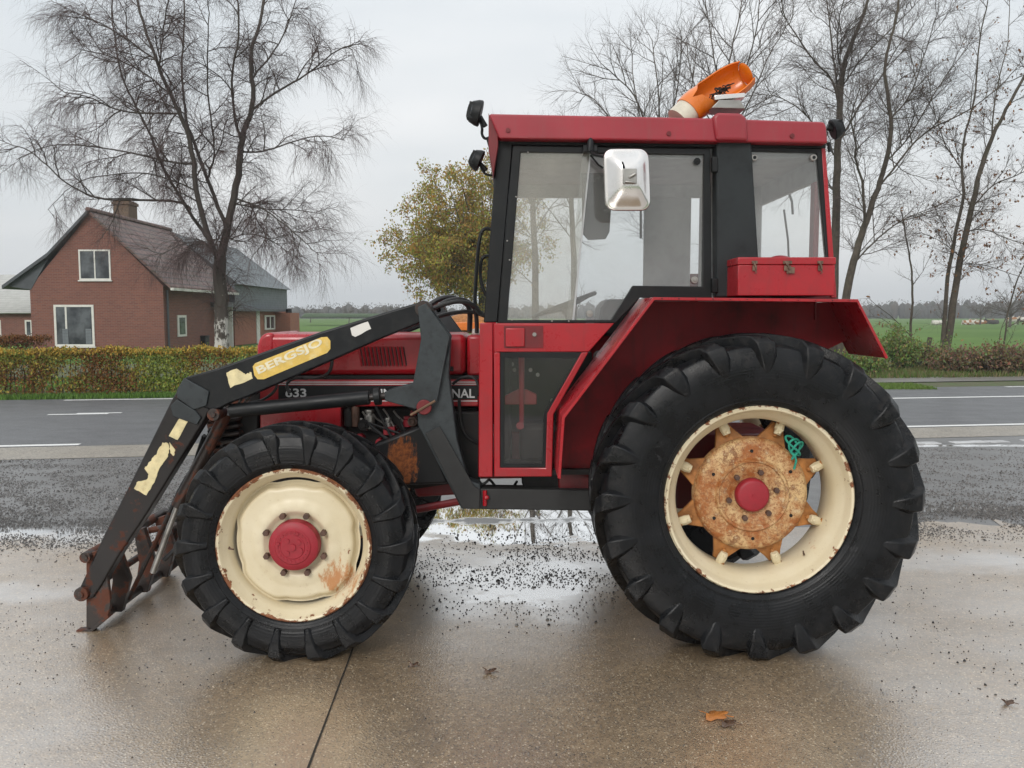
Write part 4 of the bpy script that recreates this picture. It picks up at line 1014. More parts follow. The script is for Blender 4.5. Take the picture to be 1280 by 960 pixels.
def front_wheel(c, sgn):
    """sgn -1: outer face towards the camera"""
    def Y(y): return y                      # y measured from wheel centre, negative = outer
    def fin(m): return m if sgn < 0 else flipy(m, c)
    m = MB(); r = .40; h = FWD * .40
    m.lathe([(r, -h), (r - .006, -h - .008), (r - .016, -h - .004), (r - .024, -h + .012), (r - .030, -h + .03), (r - .042, -h + .045), (r - .056, -h + .075), (r - .058, h - .05), (r - .025, h - .02), (r, h), (r + .012, h), (r + .01, -h + .01)], c, 96, True)
    wheel = fin(m).build('wheel', M['rim_front'], TR, org=c, recalc=True)
    t = fin(make_tyre(c, FR, r, FWD, 18, .036, sgn)); t.build('tyre', M['rubber_f'], wheel, bevel=.0035, seg=2, ang=30)
    # disc with four clipped scallops
    m = MB(); y0 = -h + .062; k = 96; vs = []
    rings = [(.03, y0 + .012), (.13, y0 + .012), (.150, y0 + .006), (.165, y0 - .012), (.175, y0 - .016), (.20, y0 - .016), (.225, y0 - .006), (.245, y0 + .0), (.295, y0 - .002), (.308, y0 + .002), (.316, y0 + .010), (.322, y0 + .035), (.336, y0 + .046), (.345, y0 + .045)]
    for ri, (rr, yy) in enumerate(rings):
        for j in range(k):
            a = 6.28318 * j / k
            b = min(abs(((a - q + math.pi) % (2 * math.pi)) - math.pi) for q in (R(90), R(185), R(275), R(355)))
            cut = .020 * max(0, min(1, (.46 - b) / .16)) if rr > .27 else 0
            rib = .003 * math.cos(16 * a) if .18 < rr < .21 else 0
            vs.append(c + V((rr - cut) * math.cos(a), yy + rib, (rr - cut) * math.sin(a)))
    fs = [(i * k + j, i * k + (j + 1) % k, (i + 1) * k + (j + 1) % k, (i + 1) * k + j) for i in range(len(rings) - 1) for j in range(k)]
    m.add(vs, fs); fin(m).build('disc', M['rim_front'], wheel)
    # rim back wall, dark, behind the scallops
    m = MB(); yh = y0 - .035
    m.lathe([(.0005, yh - .05), (.060, yh - .05), (.064, yh - .046), (.088, yh - .046), (.094, yh - .040), (.118, yh - .036), (.127, yh - .028), (.130, yh + .03)], c, 48)
    m.disc(c, .018, yh - .058, yh - .045, 16)
    for i in range(22):
        a = 6.283 * i / 22; m.disc(c + V(.076 * math.cos(a), 0, .076 * math.sin(a)), .006, yh - .05, yh - .044, 6)
    for a in (R(40), R(130), R(230), R(340)): m.disc(c + V(.042 * math.cos(a), 0, .042 * math.sin(a)), .013, yh - .056, yh - .048, 12)
    for a in (R(70), R(165)): m.disc(c + V(.075 * math.cos(a), 0, .075 * math.sin(a)), .008, yh - .055, yh - .046, 6)
    fin(m).build('hub_cap', M['hub'], wheel)
    bs = []; bolts(bs, c, 8, .160, .0165, c.y + y0 - .046, c.y + y0 - .01, R(22.5), 6)
    for b in bs:
        fin(b).build('bolt', M['bolt'], wheel, bevel=.002)
    m = MB(); p = c + V(-.345, 0, -.02); m.tube([p + V(0, -h + .05, 0), p + V(.004, -h + .028, 0), p + V(.032, -h + .018, -.002)], [.005, .005, .004], 8); fin(m).build('valve', M['bolt'], wheel)
    return wheel
def rear_wheel(c, sgn):
    def fin(m): return m if sgn < 0 else flipy(m, c)
    m = MB(); r = .487; h = RW * .40
    m.lathe([(r, -h), (r - .006, -h - .010), (r - .017, -h - .006), (r - .024, -h + .008), (r - .030, -h + .028), (r - .040, -h + .05), (r - .062, -h + .075), (r - .078, -h + .12), (r - .080, h - .10), (r - .05, h - .05), (r - .02, h - .01), (r, h), (r + .012, h), (r + .01, -h + .01)], c, 112, True)
    wheel = fin(m).build('wheel', M['rim_rear'], TR, org=c)
    fin(make_tyre(c, RR, r, RW, 20, .046, sgn)).build('tyre', M['rubber_r'], wheel, bevel=.005, seg=2, ang=30)
    y0 = -h + .14
    m = MB(); m.lathe([(.09, y0 + .012), (.115, y0 + .006), (.128, y0 - .004), (.172, y0 - .006), (.178, y0 - .016), (.188, y0 - .019), (.198, y0 - .004), (.262, y0 - .004), (.282, y0 + .002), (.296, y0 + .014), (.303, y0 + .035), (.305, y0 + .075)], c, 96); fin(m).build('disc', M['rust'], wheel)
    m = MB(); m.lathe([(.0005, y0 - .034), (.070, y0 - .034), (.080, y0 - .030), (.087, y0 - .020), (.088, y0 + .02)], c, 48); m.disc(c, .008, y0 - .038, y0 - .03, 8); fin(m).build('hub_cap', M['hub'], wheel)
    bs = []; bolts(bs, c, 6, .128, .0155, c.y + y0 - .028, c.y + y0, R(12), 6)
    for b in bs: fin(b).build('bolt', M['bolt'], wheel, bevel=.002)
    for i in range(6): a = R(32 + 60 * i); m = MB(); m.disc(c + V(.235 * math.cos(a), 0, .235 * math.sin(a)), .009, y0 - .007, y0 + .002, 12); fin(m).build('bolt_hole', M['engine'], wheel)
    # eight arms carrying clamp wedges
    for i in range(8):
        a = R(22.5 + 45 * i); ca, sa = math.cos(a), math.sin(a)
        def q(rad, t, y): return c + V(rad * ca - t * sa, y, rad * sa + t * ca)
        m = MB(); yb = y0 + .045
        A = [q(.285, -.085, yb), q(.285, .085, yb), q(.36, .045, yb + .02), q(.40, .03, yb + .03), q(.40, -.03, yb + .03), q(.36, -.045, yb + .02)]
        n = 6; vs = A + [p + V(0, .028, 0) for p in A]; m.add(vs, [tuple(range(n)), tuple(range(2 * n - 1, n - 1, -1))] + [(j, (j + 1) % n, (j + 1) % n + n, j + n) for j in range(n)])
        m.tube([q(.33, 0, yb - .004), q(.36, 0, yb + .012), q(.395, 0, yb + .02)], [.012, .014, .01], 6)
        arm = fin(m).build('spoke', M['rust_arm'], wheel, bevel=.006)
        m = MB(); m.tube([q(.345, 0, yb - .02), q(.372, 0, yb - .016), q(.405, 0, yb - .002)], [.021, .027, .024], 8); m.tube([q(.36, 0, yb - .05), q(.362, 0, yb)], .008, 6)
        fin(m).build('clamp', M['cream'], wheel, bevel=.002)
        m = MB(); m.tube([q(.40, .014, yb - .012), q(.418, .004, yb - .018), q(.418, -.014, yb + .004)], [.014, .012, .008], 6); fin(m).build('nut', M['rust_arm'], wheel)
    m = MB(); p = c + V(.27, 0, -.31); m.tube([p + V(0, -h + .10, 0), p + V(-.012, -h + .07, .012), p + V(-.02, -h + .055, .03)], [.006, .005, .004], 8); fin(m).build('valve', M['bolt'], wheel)
    return wheel
front_wheel(fc, -1); front_wheel(V(fc.x, mir(fc.y), fc.z), 1)
rear_wheel(rc, -1); rear_wheel(V(rc.x, mir(rc.y), rc.z), 1)
# axles and underbody
m = MB(); m.tube([V(fc.x, .22, fc.z), V(fc.x, .45, fc.z)], [.11, .15], 20); m.tube([V(fc.x, mir(.22), fc.z), V(fc.x, mir(.45), fc.z)], [.11, .15], 20); m.tube([V(fc.x, .42, fc.z), V(fc.x, mir(.42), fc.z)], .085, 16); m.ell(V(fc.x + .05, YC, fc.z), .16, .17, .16); m.build('axle', M['engine'], TR)
m = MB(); m.tube([V(rc.x, .30, rc.z), V(rc.x, .55, rc.z), V(rc.x, mir(.55), rc.z), V(rc.x, mir(.30), rc.z)], [.12, .17, .17, .12], 20); m.box((rc.x - .3, .72, rc.z - .2), (rc.x + .3, 1.28, rc.z + .25)); m.build('axle', M['red_dark'], TR, bevel=.02)
def pr(name, pts, Y, y0, y1, mat, parent=None, bevel=.006, **k):
    m = MB(); m.ppx(pts, Y, y0, y1); return m.build(name, mat, parent or TR, bevel=bevel, **k)
def prm(name, pts, Y, y0, y1, mat, parent=None, bevel=.006, **k):      # and its mirror on the far side
    a = pr(name, pts, Y, y0, y1, mat, parent, bevel, **k); m = MB(); m.ppx(pts, Y, mir(y1), mir(y0)); b = m.build(name, mat, parent or TR, bevel=bevel, **k); return a, b
# ---- engine, gearbox
pr('engine_block', [(432, 508), (598, 508), (598, 600), (520, 612), (432, 600)], .8, .80, 1.2, M['engine'], bevel=.02)
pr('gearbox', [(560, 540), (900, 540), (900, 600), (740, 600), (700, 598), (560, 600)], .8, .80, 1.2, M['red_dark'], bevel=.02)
pr('oil_pan', [(515, 602), (580, 602), (590, 618), (520, 622)], .82, .82, 1.18, M['red_dark'], bevel=.02)
pr('front_axle_support', [(320, 545), (450, 545), (450, 620), (350, 620)], .8, .80, 1.2, M['engine'], bevel=.02)
for (x, y, w_, h_, mt, nm) in ((462, 525, .032, .10, 'steel', 'fuel_filter'), (485, 532, .026, .07, 'steel', 'fuel_filter'), (510, 528, .03, .05, 'hub', 'pump'), (436, 520, .028, .12, 'engine', 'filter_housing')):
    p = P(x, y, .74); m = MB(); m.tube([p + V(0, 0, -h_ / 2), p + V(0, 0, h_ * .3), p + V(0, 0, h_ * .34), p + V(0, 0, h_ / 2)], [w_, w_, w_ * .6, w_ * .6], 16); m.tube([p + V(0, 0, h_ / 2 - .005), p + V(0, 0, h_ / 2 + .012)], w_ * .9, 6); m.build(nm, M[mt], TR, bevel=.003)
m = MB()
for i in range(7):
    p = P(440 + i * 13, 515 + random.uniform(-4, 6), .73); m.tube([p, p + V(.02, .01, -.03), p + V(.06, 0, -.05 - random.random() * .06), p + V(.08, .05, -.12)], .006, 6)
m.build('fuel_line', M['steel'], TR)
m = MB()
for (x, y, r) in ((500, 545, .028), (522, 538, .035), (518, 515, .02), (475, 552, .022), (450, 548, .03)): p = P(x, y, .77); m = MB(); m.disc(V(p.x, 0, p.z), r, .73, .80, 18); m.disc(V(p.x, 0, p.z), r * .5, .715, .7301, 6); m.build('pulley', M['hub'], TR, bevel=.003)
random.seed(8)
for k in range(16):
    x, y = random.uniform(440, 590), random.uniform(508, 590); p = P(x, y, .78); r = random.uniform(.012, .034)
    m = MB()
    if k % 3 == 0: m.disc(V(p.x, 0, p.z), r, .70, .80, 14); m.disc(V(p.x, 0, p.z), r * .55, .685, .7001, 6)
    elif k % 3 == 1: m.tube([p + V(0, -.05, -r * 2), p + V(0, -.05, r * 2), p + V(0, -.05, r * 2.4)], [r * .8, r * .8, r * .4], 12)
    else: m.box((p.x - r, .70, p.z - r * .8), (p.x + r * 1.6, .80, p.z + r)); m.disc(V(p.x, 0, p.z), r * .4, .69, .7001, 8)
    m.build('engine_fitting', M[random.choice(['engine', 'red_dark', 'steel', 'hub', 'bolt', 'black'])], TR, bevel=.003)
for k in range(7):
    a_ = P(random.uniform(435, 520), random.uniform(505, 540), .70); b_ = P(random.uniform(520, 600), random.uniform(520, 595), .68); mid = (a_ + b_) / 2 + V(0, -.03, random.uniform(-.10, .05)); m = MB(); m.tube(smooth([a_, mid, b_]), random.uniform(.004, .009), 8); m.build('engine_hose', M['hose'], TR)
# black tank with rust patch
def m_tank():
    t = NT('black tank with rust'); d = t.n('ShaderNodeVectorMath', operation='LENGTH'); t.l(t.mapping((1, 0, .72)), d.inputs[0])
    f = t.rng(t.math('ADD', d.outputs['Value'], t.rng(t.noise(14, 9, .75, t.mapping((2.2, 1, .8))), .25, .75, -.06, .06)), .098, .082)
    c = t.mix(f, (.008, .008, .009), t.mix(t.rng(t.noise(40, 6, .7), .35, .65), (.06, .02, .01), (.24, .075, .02))); t.set(base=c, rough=t.rng(f, 0, 1, .4, .9), spec=.3); return t.m
pr('fuel_tank', [(466, 556), (530, 530), (538, 545), (560, 600), (560, 604), (500, 606), (480, 580)], .62, .60, .90, m_tank(), bevel=.02, org=P(502, 577, .60))
pr('engine_plate', [(560, 515), (600, 515), (600, 610), (585, 612), (560, 560)], .66, .66, .72, M['engine'], bevel=.01)
# ---- hood
HY = .70
hood = pr('hood', [(322, 432), (325, 421), (333, 417), (582, 417.5), (582, 469), (322, 469)], HY, HY, mir(HY), M['red'], bevel=.035, seg=4)
pr('nose_panel', [(321, 432), (324, 422), (331, 416), (342, 415.5), (342, 470), (321, 470)], HY - .004, HY - .006, mir(HY) + .006, M['red'], hood, bevel=.036, seg=4)
m = MB()
for i in range(12):
    x0 = 447 + i * 4.9
    A = [P(x0, 433, HY), P(x0 + 2.6, 433, HY), P(x0 + 6.6, 458, HY), P(x0 + 4.0, 458, HY)]
    m.add([a + V(0, -.001, 0) for a in A] + [A[1] + V(0, -.009, 0), A[2] + V(0, -.009, 0)], [(0, 4, 5, 3), (4, 1, 2, 5), (0, 1, 4), (3, 5, 2)])
m.build('louvre', M['red'], hood, flat=True)
m = MB()
for i in range(12):
    x0 = 450 + i * 4.9
    m.prism([P(x0, 434, HY), P(x0 + 1.3, 434, HY), P(x0 + 5.1, 457, HY), P(x0 + 3.8, 457, HY)], HY - .0015, HY + .002)
m.build('slot', M['engine'], hood, flat=True)
pr('seam', [(325, 469.5), (600, 469.5), (600, 474), (325, 474)], HY, HY + .012, mir(HY) - .012, M['engine'], bevel=0)
sidep = pr('side_panel', [(325, 474.5), (598, 474.5), (598, 508), (426, 508), (425, 552), (325, 552)], HY, HY, mir(HY), M['red'], bevel=.006)
pr('decal_band', [(348, 482), (597, 482), (597, 499.5), (348, 499.5)], HY, HY - .002, HY + .001, M['black'], sidep, bevel=0)
for y in (477.6, 480.2, 501.2): pr('pinstripe', [(348, y - .55), (597, y - .55), (597, y + .55), (348, y + .55)], HY, HY - .0025, HY + .001, M['white_txt'], sidep, bevel=0)
def text(s, px, py, hpx, wpx, Y, mat, parent, rot=0, ext=.0012, bold=.012, name='lettering'):
    cu = bpy.data.curves.new(name, 'FONT'); cu.body = s; cu.size = 1; cu.extrude = .01; cu.offset = bold; cu.align_x = 'LEFT'
    tmp = bpy.data.objects.new('tmp', cu); COL.objects.link(tmp); bpy.context.view_layer.update()
    me = bpy.data.meshes.new_from_object(tmp.evaluated_get(bpy.context.evaluated_depsgraph_get())); bpy.data.objects.remove(tmp)
    xs = [v.co.x for v in me.vertices]; ys = [v.co.y for v in me.vertices]
    k = (Y - CAM.y) / F; W, H = wpx * k, hpx * k; o0 = P(px, py, Y); m = MB()
    vs = []
    for v in me.vertices:
        x = (v.co.x - min(xs)) / (max(xs) - min(xs)) * W; z = (v.co.y - min(ys)) / (max(ys) - min(ys)) * H; y = v.co.z * ext / .01
        vs.append(V(o0.x + x * math.cos(rot) - z * math.sin(rot), Y + y, o0.z + x * math.sin(rot) + z * math.cos(rot)))
    m.add(vs, [tuple(p.vertices) for p in me.polygons]); bpy.data.meshes.remove(me)
    return m.build(name, mat, parent, flat=True)
text('633', 357, 496.5, 11, 26, HY - .003, M['white_txt'], sidep, bold=.02)
text('INTERNATIONAL', 476, 497.5, 11.5, 118, HY - .003, M['white_txt'], sidep, bold=.02)
cowl = pr('cowl', [(583.5, 418.5), (606, 419), (606, 470), (583.5, 470)], HY + .01, HY + .01, mir(HY) - .01, M['red'], bevel=.02)
pr('filler_cap', [(590, 411), (603, 411), (603, 418), (590, 418)], .9, .88, .96, M['white'], bevel=.008)
pr('plug', [(561, 458), (567, 458), (567, 464), (561, 464)], HY - .001, HY - .004, HY + .001, M['engine'], hood, bevel=0)
# front guard and hydraulics ahead of the radiator
m = MB()
for i in range(5): m.ppx([(262 + 2 * i, 524 + i * 9), (300 + i, 520 + i * 9), (302 + i, 524 + i * 9), (263 + 2 * i, 529 + i * 9)], .72, .66, 1.3)
m.ppx([(255, 520), (300, 515), (318, 535), (318, 600), (300, 600), (298, 545), (265, 560)], .8, .80, 1.2); m.build('front_guard', M['loader_rust'], TR, bevel=.008)
pr('bracket', [(302, 515), (324, 505), (324, 600), (296, 600)], .76, .74, 1.26, M['engine'], bevel=.01)
m = MB()
for dx in (0, 7): m.tube([P(296 + dx, 508, .64), P(312 + dx, 484, .64), P(318 + dx, 476, .64)], .008, 8)
m.build('hydraulic_pipe', M['steel'], TR)
# ---- cab
CY = .42; FY = mir(CY)
door = pr('door', [(617, 404), (768, 404), (733, 441), (692, 517), (690, 596), (617, 596), (617, 441)], CY, CY - .018, CY - .002, M['red'], bevel=.006)
# cut-out is made by building the frame from pieces
bpy.data.objects.remove(door); 
door = pr('door', [(617.5, 404), (768, 404), (736, 440), (617.5, 440)], CY - .02, CY - .02, CY + .01, M['red'], bevel=.005)
pr('door_frame', [(617.5, 440.5), (625, 440.5), (625, 585), (682, 585), (684, 517), (727, 440.5), (735.5, 440.5), (692, 518), (690, 596), (617.5, 596)], CY - .02, CY - .02, CY + .01, M['red'], door, bevel=.005)
pr('window_seal', [(625.5, 440.5), (727, 440.5), (723, 447), (630, 447), (630, 580), (678, 580), (679.5, 517), (723, 447), (726.5, 440.8), (684, 517), (682, 584.5), (625.5, 584.5)], CY - .012, CY - .012, CY + .005, M['black'], door, bevel=.002)
pr('window', [(628, 445), (725, 445), (681, 518), (679, 582), (628, 582)], CY, CY - .002, CY + .002, M['glass_low'], door, bevel=0)
# handle recess and paddle
pr('handle_recess', [(630, 407.5), (679, 407.5), (679, 435), (630, 435)], CY - .021, CY - .0235, CY - .0205, M['red_dark'], door, bevel=.001)
pr('handle', [(632, 410), (656, 410), (656, 433.5), (632, 433.5)], CY - .024, CY - .036, CY - .0238, M['red'], door, bevel=.006, seg=3)
p = P(668, 418, CY - .024); m = MB(); m.disc(V(p.x, 0, p.z), .011, p.y - .010, p.y, 16); m.disc(V(p.x, 0, p.z), .006, p.y - .012, p.y - .0101, 12); m.build('lock', M['steel'], door)
# upper door: black frame with the glass
ud = pr('door_frame', [(629, 180), (889, 187), (891, 367), (797, 368), (768, 403.5), (610, 403.5), (607, 403.5)], CY, CY - .018, CY, M['black'], door, bevel=0); bpy.data.objects.remove(ud)
def frame(name, outer, inner, Y, y0, y1, mat, parent, bevel=.004):
    """ring between two outlines with the same number of points"""
    o = [P(x, y, Y) for x, y in outer]; i = [P(x, y, Y) for x, y in inner]; n = len(o); m = MB()
    vs = [V(p.x, y0, p.z) for p in o] + [V(p.x, y0, p.z) for p in i] + [V(p.x, y1, p.z) for p in o] + [V(p.x, y1, p.z) for p in i]
    fs = []
    for j in range(n):
        k = (j + 1) % n
        fs += [(j, k, n + k, n + j), (2 * n + j, 3 * n + j, 3 * n + k, 2 * n + k), (j, 2 * n + j, 2 * n + k, k), (n + j, n + k, 3 * n + k, 3 * n + j)]
    m.add(vs, fs); return m.build(name, mat, parent, bevel=bevel)
UO = [(641, 182), (888, 186), (890, 372.5), (800, 372), (770, 403.5), (622, 403.5)]
UI = [(651, 190), (880, 193), (878, 358), (791, 357), (764, 400), (634, 400)]
udo = frame('upper_frame', UO, UI, CY - .02, CY - .02, CY + .012, M['black'], door)
g_split = 727
m = MB(); m.ppx([(650, 189), (738, 190), (716, 401), (633, 401)], CY, CY - .008, CY - .004); gw1 = m.build('window', M['glass_dusty'], door, flat=True, label='dusty sliding front pane of the door window')
m = MB(); m.ppx([(728, 189), (881, 192), (879, 359), (791, 358), (765, 401), (708, 401)], CY, CY + .000, CY + .004); m.build('window', M['glass'], door, flat=True)
pr('pane_edge', [(737, 190), (739, 190), (717.5, 401), (715, 401)], CY, CY - .010, CY - .004, M['grey_trim'], door, bevel=0)
for (x, y) in ((871, 202), (868, 350), (737, 392)):
    p = P(x, y, CY - .01); m = MB(); m.disc(V(p.x, 0, p.z), .019, CY - .022, CY - .006, 20); m.disc(V(p.x, 0, p.z), .009, CY - .028, CY - .022, 12); m.build('window_button', M['black'] if y < 300 else M['steel'], door, bevel=.002)
m = MB()
for (x, y) in ((660, 190.5), (728, 193), (637, 325), (645, 246), (634, 301), (640, 400), (690, 401.5), (711, 401.5)): p = P(x, y, CY - .02); m.ell(p, .005, .004, .005, 8, 6)
m.build('screw', M['steel'], door)
cab = pr('cab_post', [(622, 172), (641, 180), (622, 403), (604.5, 403)], CY, CY - .004, CY + .06, M['black'], bevel=.006)
prm2 = MB(); prm2.ppx([(622, 172), (641, 180), (622, 403), (604.5, 403)], CY, FY - .06, FY); prm2.build('cab_post', M['black'], TR, bevel=.006)
prm('lower_post', [(600, 403.5), (616, 403.5), (616, 596), (598, 596), (599, 430)], CY, CY - .012, CY + .05, M['red'], bevel=.006)
prm('roof_rail', [(622, 171), (1032, 178), (1032, 186), (936, 185), (892, 184), (641, 181)], CY, CY - .006, CY + .05, M['black'], bevel=.003)
# centre post (wide, tapering outward at the top) and rear side window
pr('cab_post', [(896, 174), (936, 174), (948, 372), (893, 372), (893, 186)], CY, CY - .05, CY + .06, M['post'], bevel=.012, seg=3)
rw = frame('rear_window_frame', [(935, 184), (1031, 186), (1043, 330), (943, 330)], [(939, 189), (1021, 191), (1033, 322), (947, 322)], CY - .01, CY - .01, CY + .03, M['black'], TR)
m = MB(); m.ppx([(937, 187), (1024, 189), (1035, 324), (945, 324)], CY, CY + .004, CY + .008); m.build('window', M['glass'], rw, flat=True)
m = MB(); m.ppx([(937, 187), (1024, 189), (1035, 324), (945, 324)], FY, FY - .008, FY - .004)
for (x, y) in ((943, 197), (1017, 197)):
    p = P(x, y, CY - .01); m = MB(); m.disc(V(p.x, 0, p.z), .018, CY - .016, CY + .003, 20); m.build('window_button', M['steel'], rw, bevel=.003); m = MB(); m.disc(V(p.x, 0, p.z), .009, CY - .019, CY - .0165, 12); m.build('button_centre', M['black'], rw)
pr('rear_post', [(1026, 186), (1031, 186), (1045, 372), (1038, 372)], CY, CY - .012, CY + .05, M['red'], bevel=.003)
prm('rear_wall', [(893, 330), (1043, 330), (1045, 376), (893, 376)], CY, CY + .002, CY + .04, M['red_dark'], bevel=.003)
for y0_, y1_ in ((196, 215), (348, 366)): pr('hinge', [(890, y0_), (897, y0_), (897, y1_), (890, y1_)], CY - .05, CY - .06, CY - .02, M['black'], door, bevel=.004)
# cab floor, dash, far side door, rear panel
def wx(px, Y=CY): return P(px, 400, Y).x
def wz(py, Y=CY): return P(640, py, Y).z
zf = wz(588); zd = wz(404)
m = MB(); m.box((wx(600), CY + .03, zf - .03), (wx(740), FY - .03, zf)); m.build('floor', M['rust_arm' if 0 else 'engine'], TR)
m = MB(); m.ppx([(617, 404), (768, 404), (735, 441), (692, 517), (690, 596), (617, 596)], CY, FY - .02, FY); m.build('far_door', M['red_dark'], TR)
# far inner post panel seen through the door glass, with a thin gap behind it
m = MB(); Yp = FY - .06
A0 = P(806, 200, Yp); A1 = P(862, 400, Yp); m.box((A0.x, Yp, A1.z), (A1.x, Yp + .03, A0.z)); m.build('inner_post', M['grey_trim'], TR, bevel=.01)
m = MB(); A0 = P(876, 200, Yp); A1 = P(950, 400, Yp); m.box((A0.x, Yp, A1.z), (A1.x, Yp + .03, A0.z)); m.build('inner_post', M['grey_trim'], TR, bevel=.01)
m = MB(); A0 = P(640, 397, Yp); A1 = P(950, 415, Yp); m.box((A0.x + .5, Yp + .032, A1.z), (A1.x, Yp + .05, A0.z)); m.build('far_wall', M['grey_trim'], TR)
# rear screen frame: header sloping in the picture only by perspective, and the near rear pillar
xr = wx_rear = P(1026, 300, CY).x
m = MB(); m.box((xr - .02, CY + .06, P(0, 228, CY + .1).z), (xr + .01, FY, P(0, 186, CY).z)); m.build('rear_header', M['grey_trim'], TR, bevel=.006)
m = MB(); m.box((xr - .02, CY + .055, P(0, 372, CY).z), (xr + .01, CY + .13, P(0, 228, CY + .1).z)); m.build('rear_pillar', M['red_roof'], TR, bevel=.006)
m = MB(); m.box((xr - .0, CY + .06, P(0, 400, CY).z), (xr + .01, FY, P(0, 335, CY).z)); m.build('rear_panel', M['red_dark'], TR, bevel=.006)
# ceiling liner
m = MB(); m.box((wx(630), CY + .055, wz(196)), (wx(1026), FY - .055, wz(182))); m.build('ceiling', M['grey_trim'], TR, bevel=.01)
m = MB(); Yv = FY - .15; A0 = P(640, 180, Yv); A1 = P(880, 247, Yv); m.box((A0.x, Yv, A1.z), (A1.x, Yv + .04, A0.z)); m.build('header_panel', M['grey_trim'], TR, bevel=.008)
# tinted sun visor, wiper bits
m = MB(); Yv = .95; m.ppx([(727, 200), (768, 200), (762, 290), (757, 299), (735, 300), (728, 292)], Yv, Yv, Yv + .012); m.build('sun_visor', M['rail'], TR, bevel=.004)
m = MB(); m.tube([P(801, 255, Yp - .02), P(801, 298, Yp - .02)], .008, 6); m.build('grab_rail', M['rail'], TR)
m = MB(); m.tube([P(984, 235, Yp - .02), P(990, 252, Yp - .02), P(991, 268, Yp - .02)], .008, 6); m.tube([P(980, 262, Yp), P(985, 300, Yp), P(986, 325, Yp)], .007, 6); m.build('cable', M['hose'], TR)
# dash, steering wheel, seat
m = MB(); m.box((wx(622), .72, zf), (wx(640), 1.28, zd - .02)); m.build('dashboard', M['engine'], TR, bevel=.02)
m = MB(); sc_ = P(705, 381, .98); ax = V(-.38, 0, 1).normalized(); e1 = V(0, 1, 0); e2 = ax.cross(e1)
ring = [sc_ + e1 * (.20 * math.cos(6.283 * j / 32)) + e2 * (.20 * math.sin(6.283 * j / 32)) for j in range(33)]; m.tube(ring, .013, 8, False)
for q in range(3): a = 6.283 * q / 3; m.tube([sc_ - ax * .03, sc_ + e1 * (.2 * math.cos(a)) + e2 * (.2 * math.sin(a))], .009, 6)
m.tube([sc_ - ax * .05, sc_], .03, 12); sw = m.build('steering_wheel', M['black'], TR); m = MB(); m.tube([sc_ - ax * .04, sc_ - ax * .45], .022, 10); m.build('steering_column', M['rail'], TR)
m = MB(); sx_ = P(760, 400, 1.0)
m.box((wx(745, 1.), .78, zd - .30), (wx(830, 1.), 1.22, zd - .18)); seat = m.build('seat', M['black'], TR, bevel=.04, seg=3)
m = MB(); m.ppx([(748, 400), (750, 385), (758, 374), (800, 374), (812, 384), (812, 420), (748, 420)], .9, .85, 1.2); m.build('seat_console', M['black'], TR, bevel=.02)
m = MB(); m.box((wx(650), .7, zf), (wx(760), 1.3, zf + .22)); m.build('gearbox_tunnel', M['engine'], TR, bevel=.03)  # tunnel block, put in to darken the space behind the lower door
m = MB(); m.tube([P(652, 446, .62), P(652, 475, .62), P(652, 535, .62)], [.018, .016, .014], 10); m.disc(V(P(650, 532, .6).x, 0, P(650, 532, .6).z), .022, .59, .63, 12); m.build('pedal_lever', M['red_roof'], TR)
pr('pedal_bracket', [(631, 495), (648, 487), (658, 487), (671, 493), (671, 506), (631, 506)], .64, .64, .68, M['red_roof'], bevel=.006)
m = MB()
for (x, y) in ((643, 462), (663, 462), (672, 468), (640, 455), (690, 500)): p = P(x, y, .9); m.disc(V(p.x, 0, p.z), .012, .86, .88, 10)
m.build('switch', M['steel'], TR)
pr('darkening_panel', [(622, 440), (740, 440), (735, 590), (622, 590)], .95, .93, 1.0, M['engine'], bevel=.01)  # black panel added to darken the view through the lower door window
# roof
roof = pr('roof', [(611, 143), (614, 142), (870, 147), (1030, 152), (1033, 157), (1035, 179), (624, 173)], CY - .08, CY - .08, FY + .08, M['red_roof'], bevel=.014, seg=3)
pr('roof_cap', [(891, 146), (897, 140), (927, 141), (934, 147), (936, 176), (895, 175)], CY - .10, CY - .10, CY + .12, M['red_roof'], roof, bevel=.016, seg=3)
for x, y in ((635, 163), (836, 167), (990, 170)):
    p = P(x, y, CY - .08); m = MB(); m.disc(V(p.x, 0, p.z), .012, p.y - .008, p.y + .002, 12); m.build('screw', M['red_dark'], roof)
pr('roof_visor', [(611, 144), (623, 172), (623, 185), (617, 222), (611, 190)], CY, CY - .06, FY + .06, M['red_dark'], roof, bevel=.004)
# front grab loops and wiper stalks on the far side of the screen
m = MB()
m.tube(smooth([P(616, 287, .75), P(606, 285, .75), P(600, 292, .75), P(596, 330, .75), P(593, 385, .75), P(597, 392, .75), P(606, 395, .75)]), .011, 8, True)
m.tube(smooth([P(612, 320, .78), P(604, 320, .78), P(600, 332, .78), P(601, 355, .78), P(608, 370, .78)]), .010, 8, True)
m.build('grab_rail', M['black'], TR)
m = MB()
m.tube([P(609, 172, .5), P(617, 200, .5), P(619, 236, .5)], .008, 6); m.build('wiper', M['black'], TR)
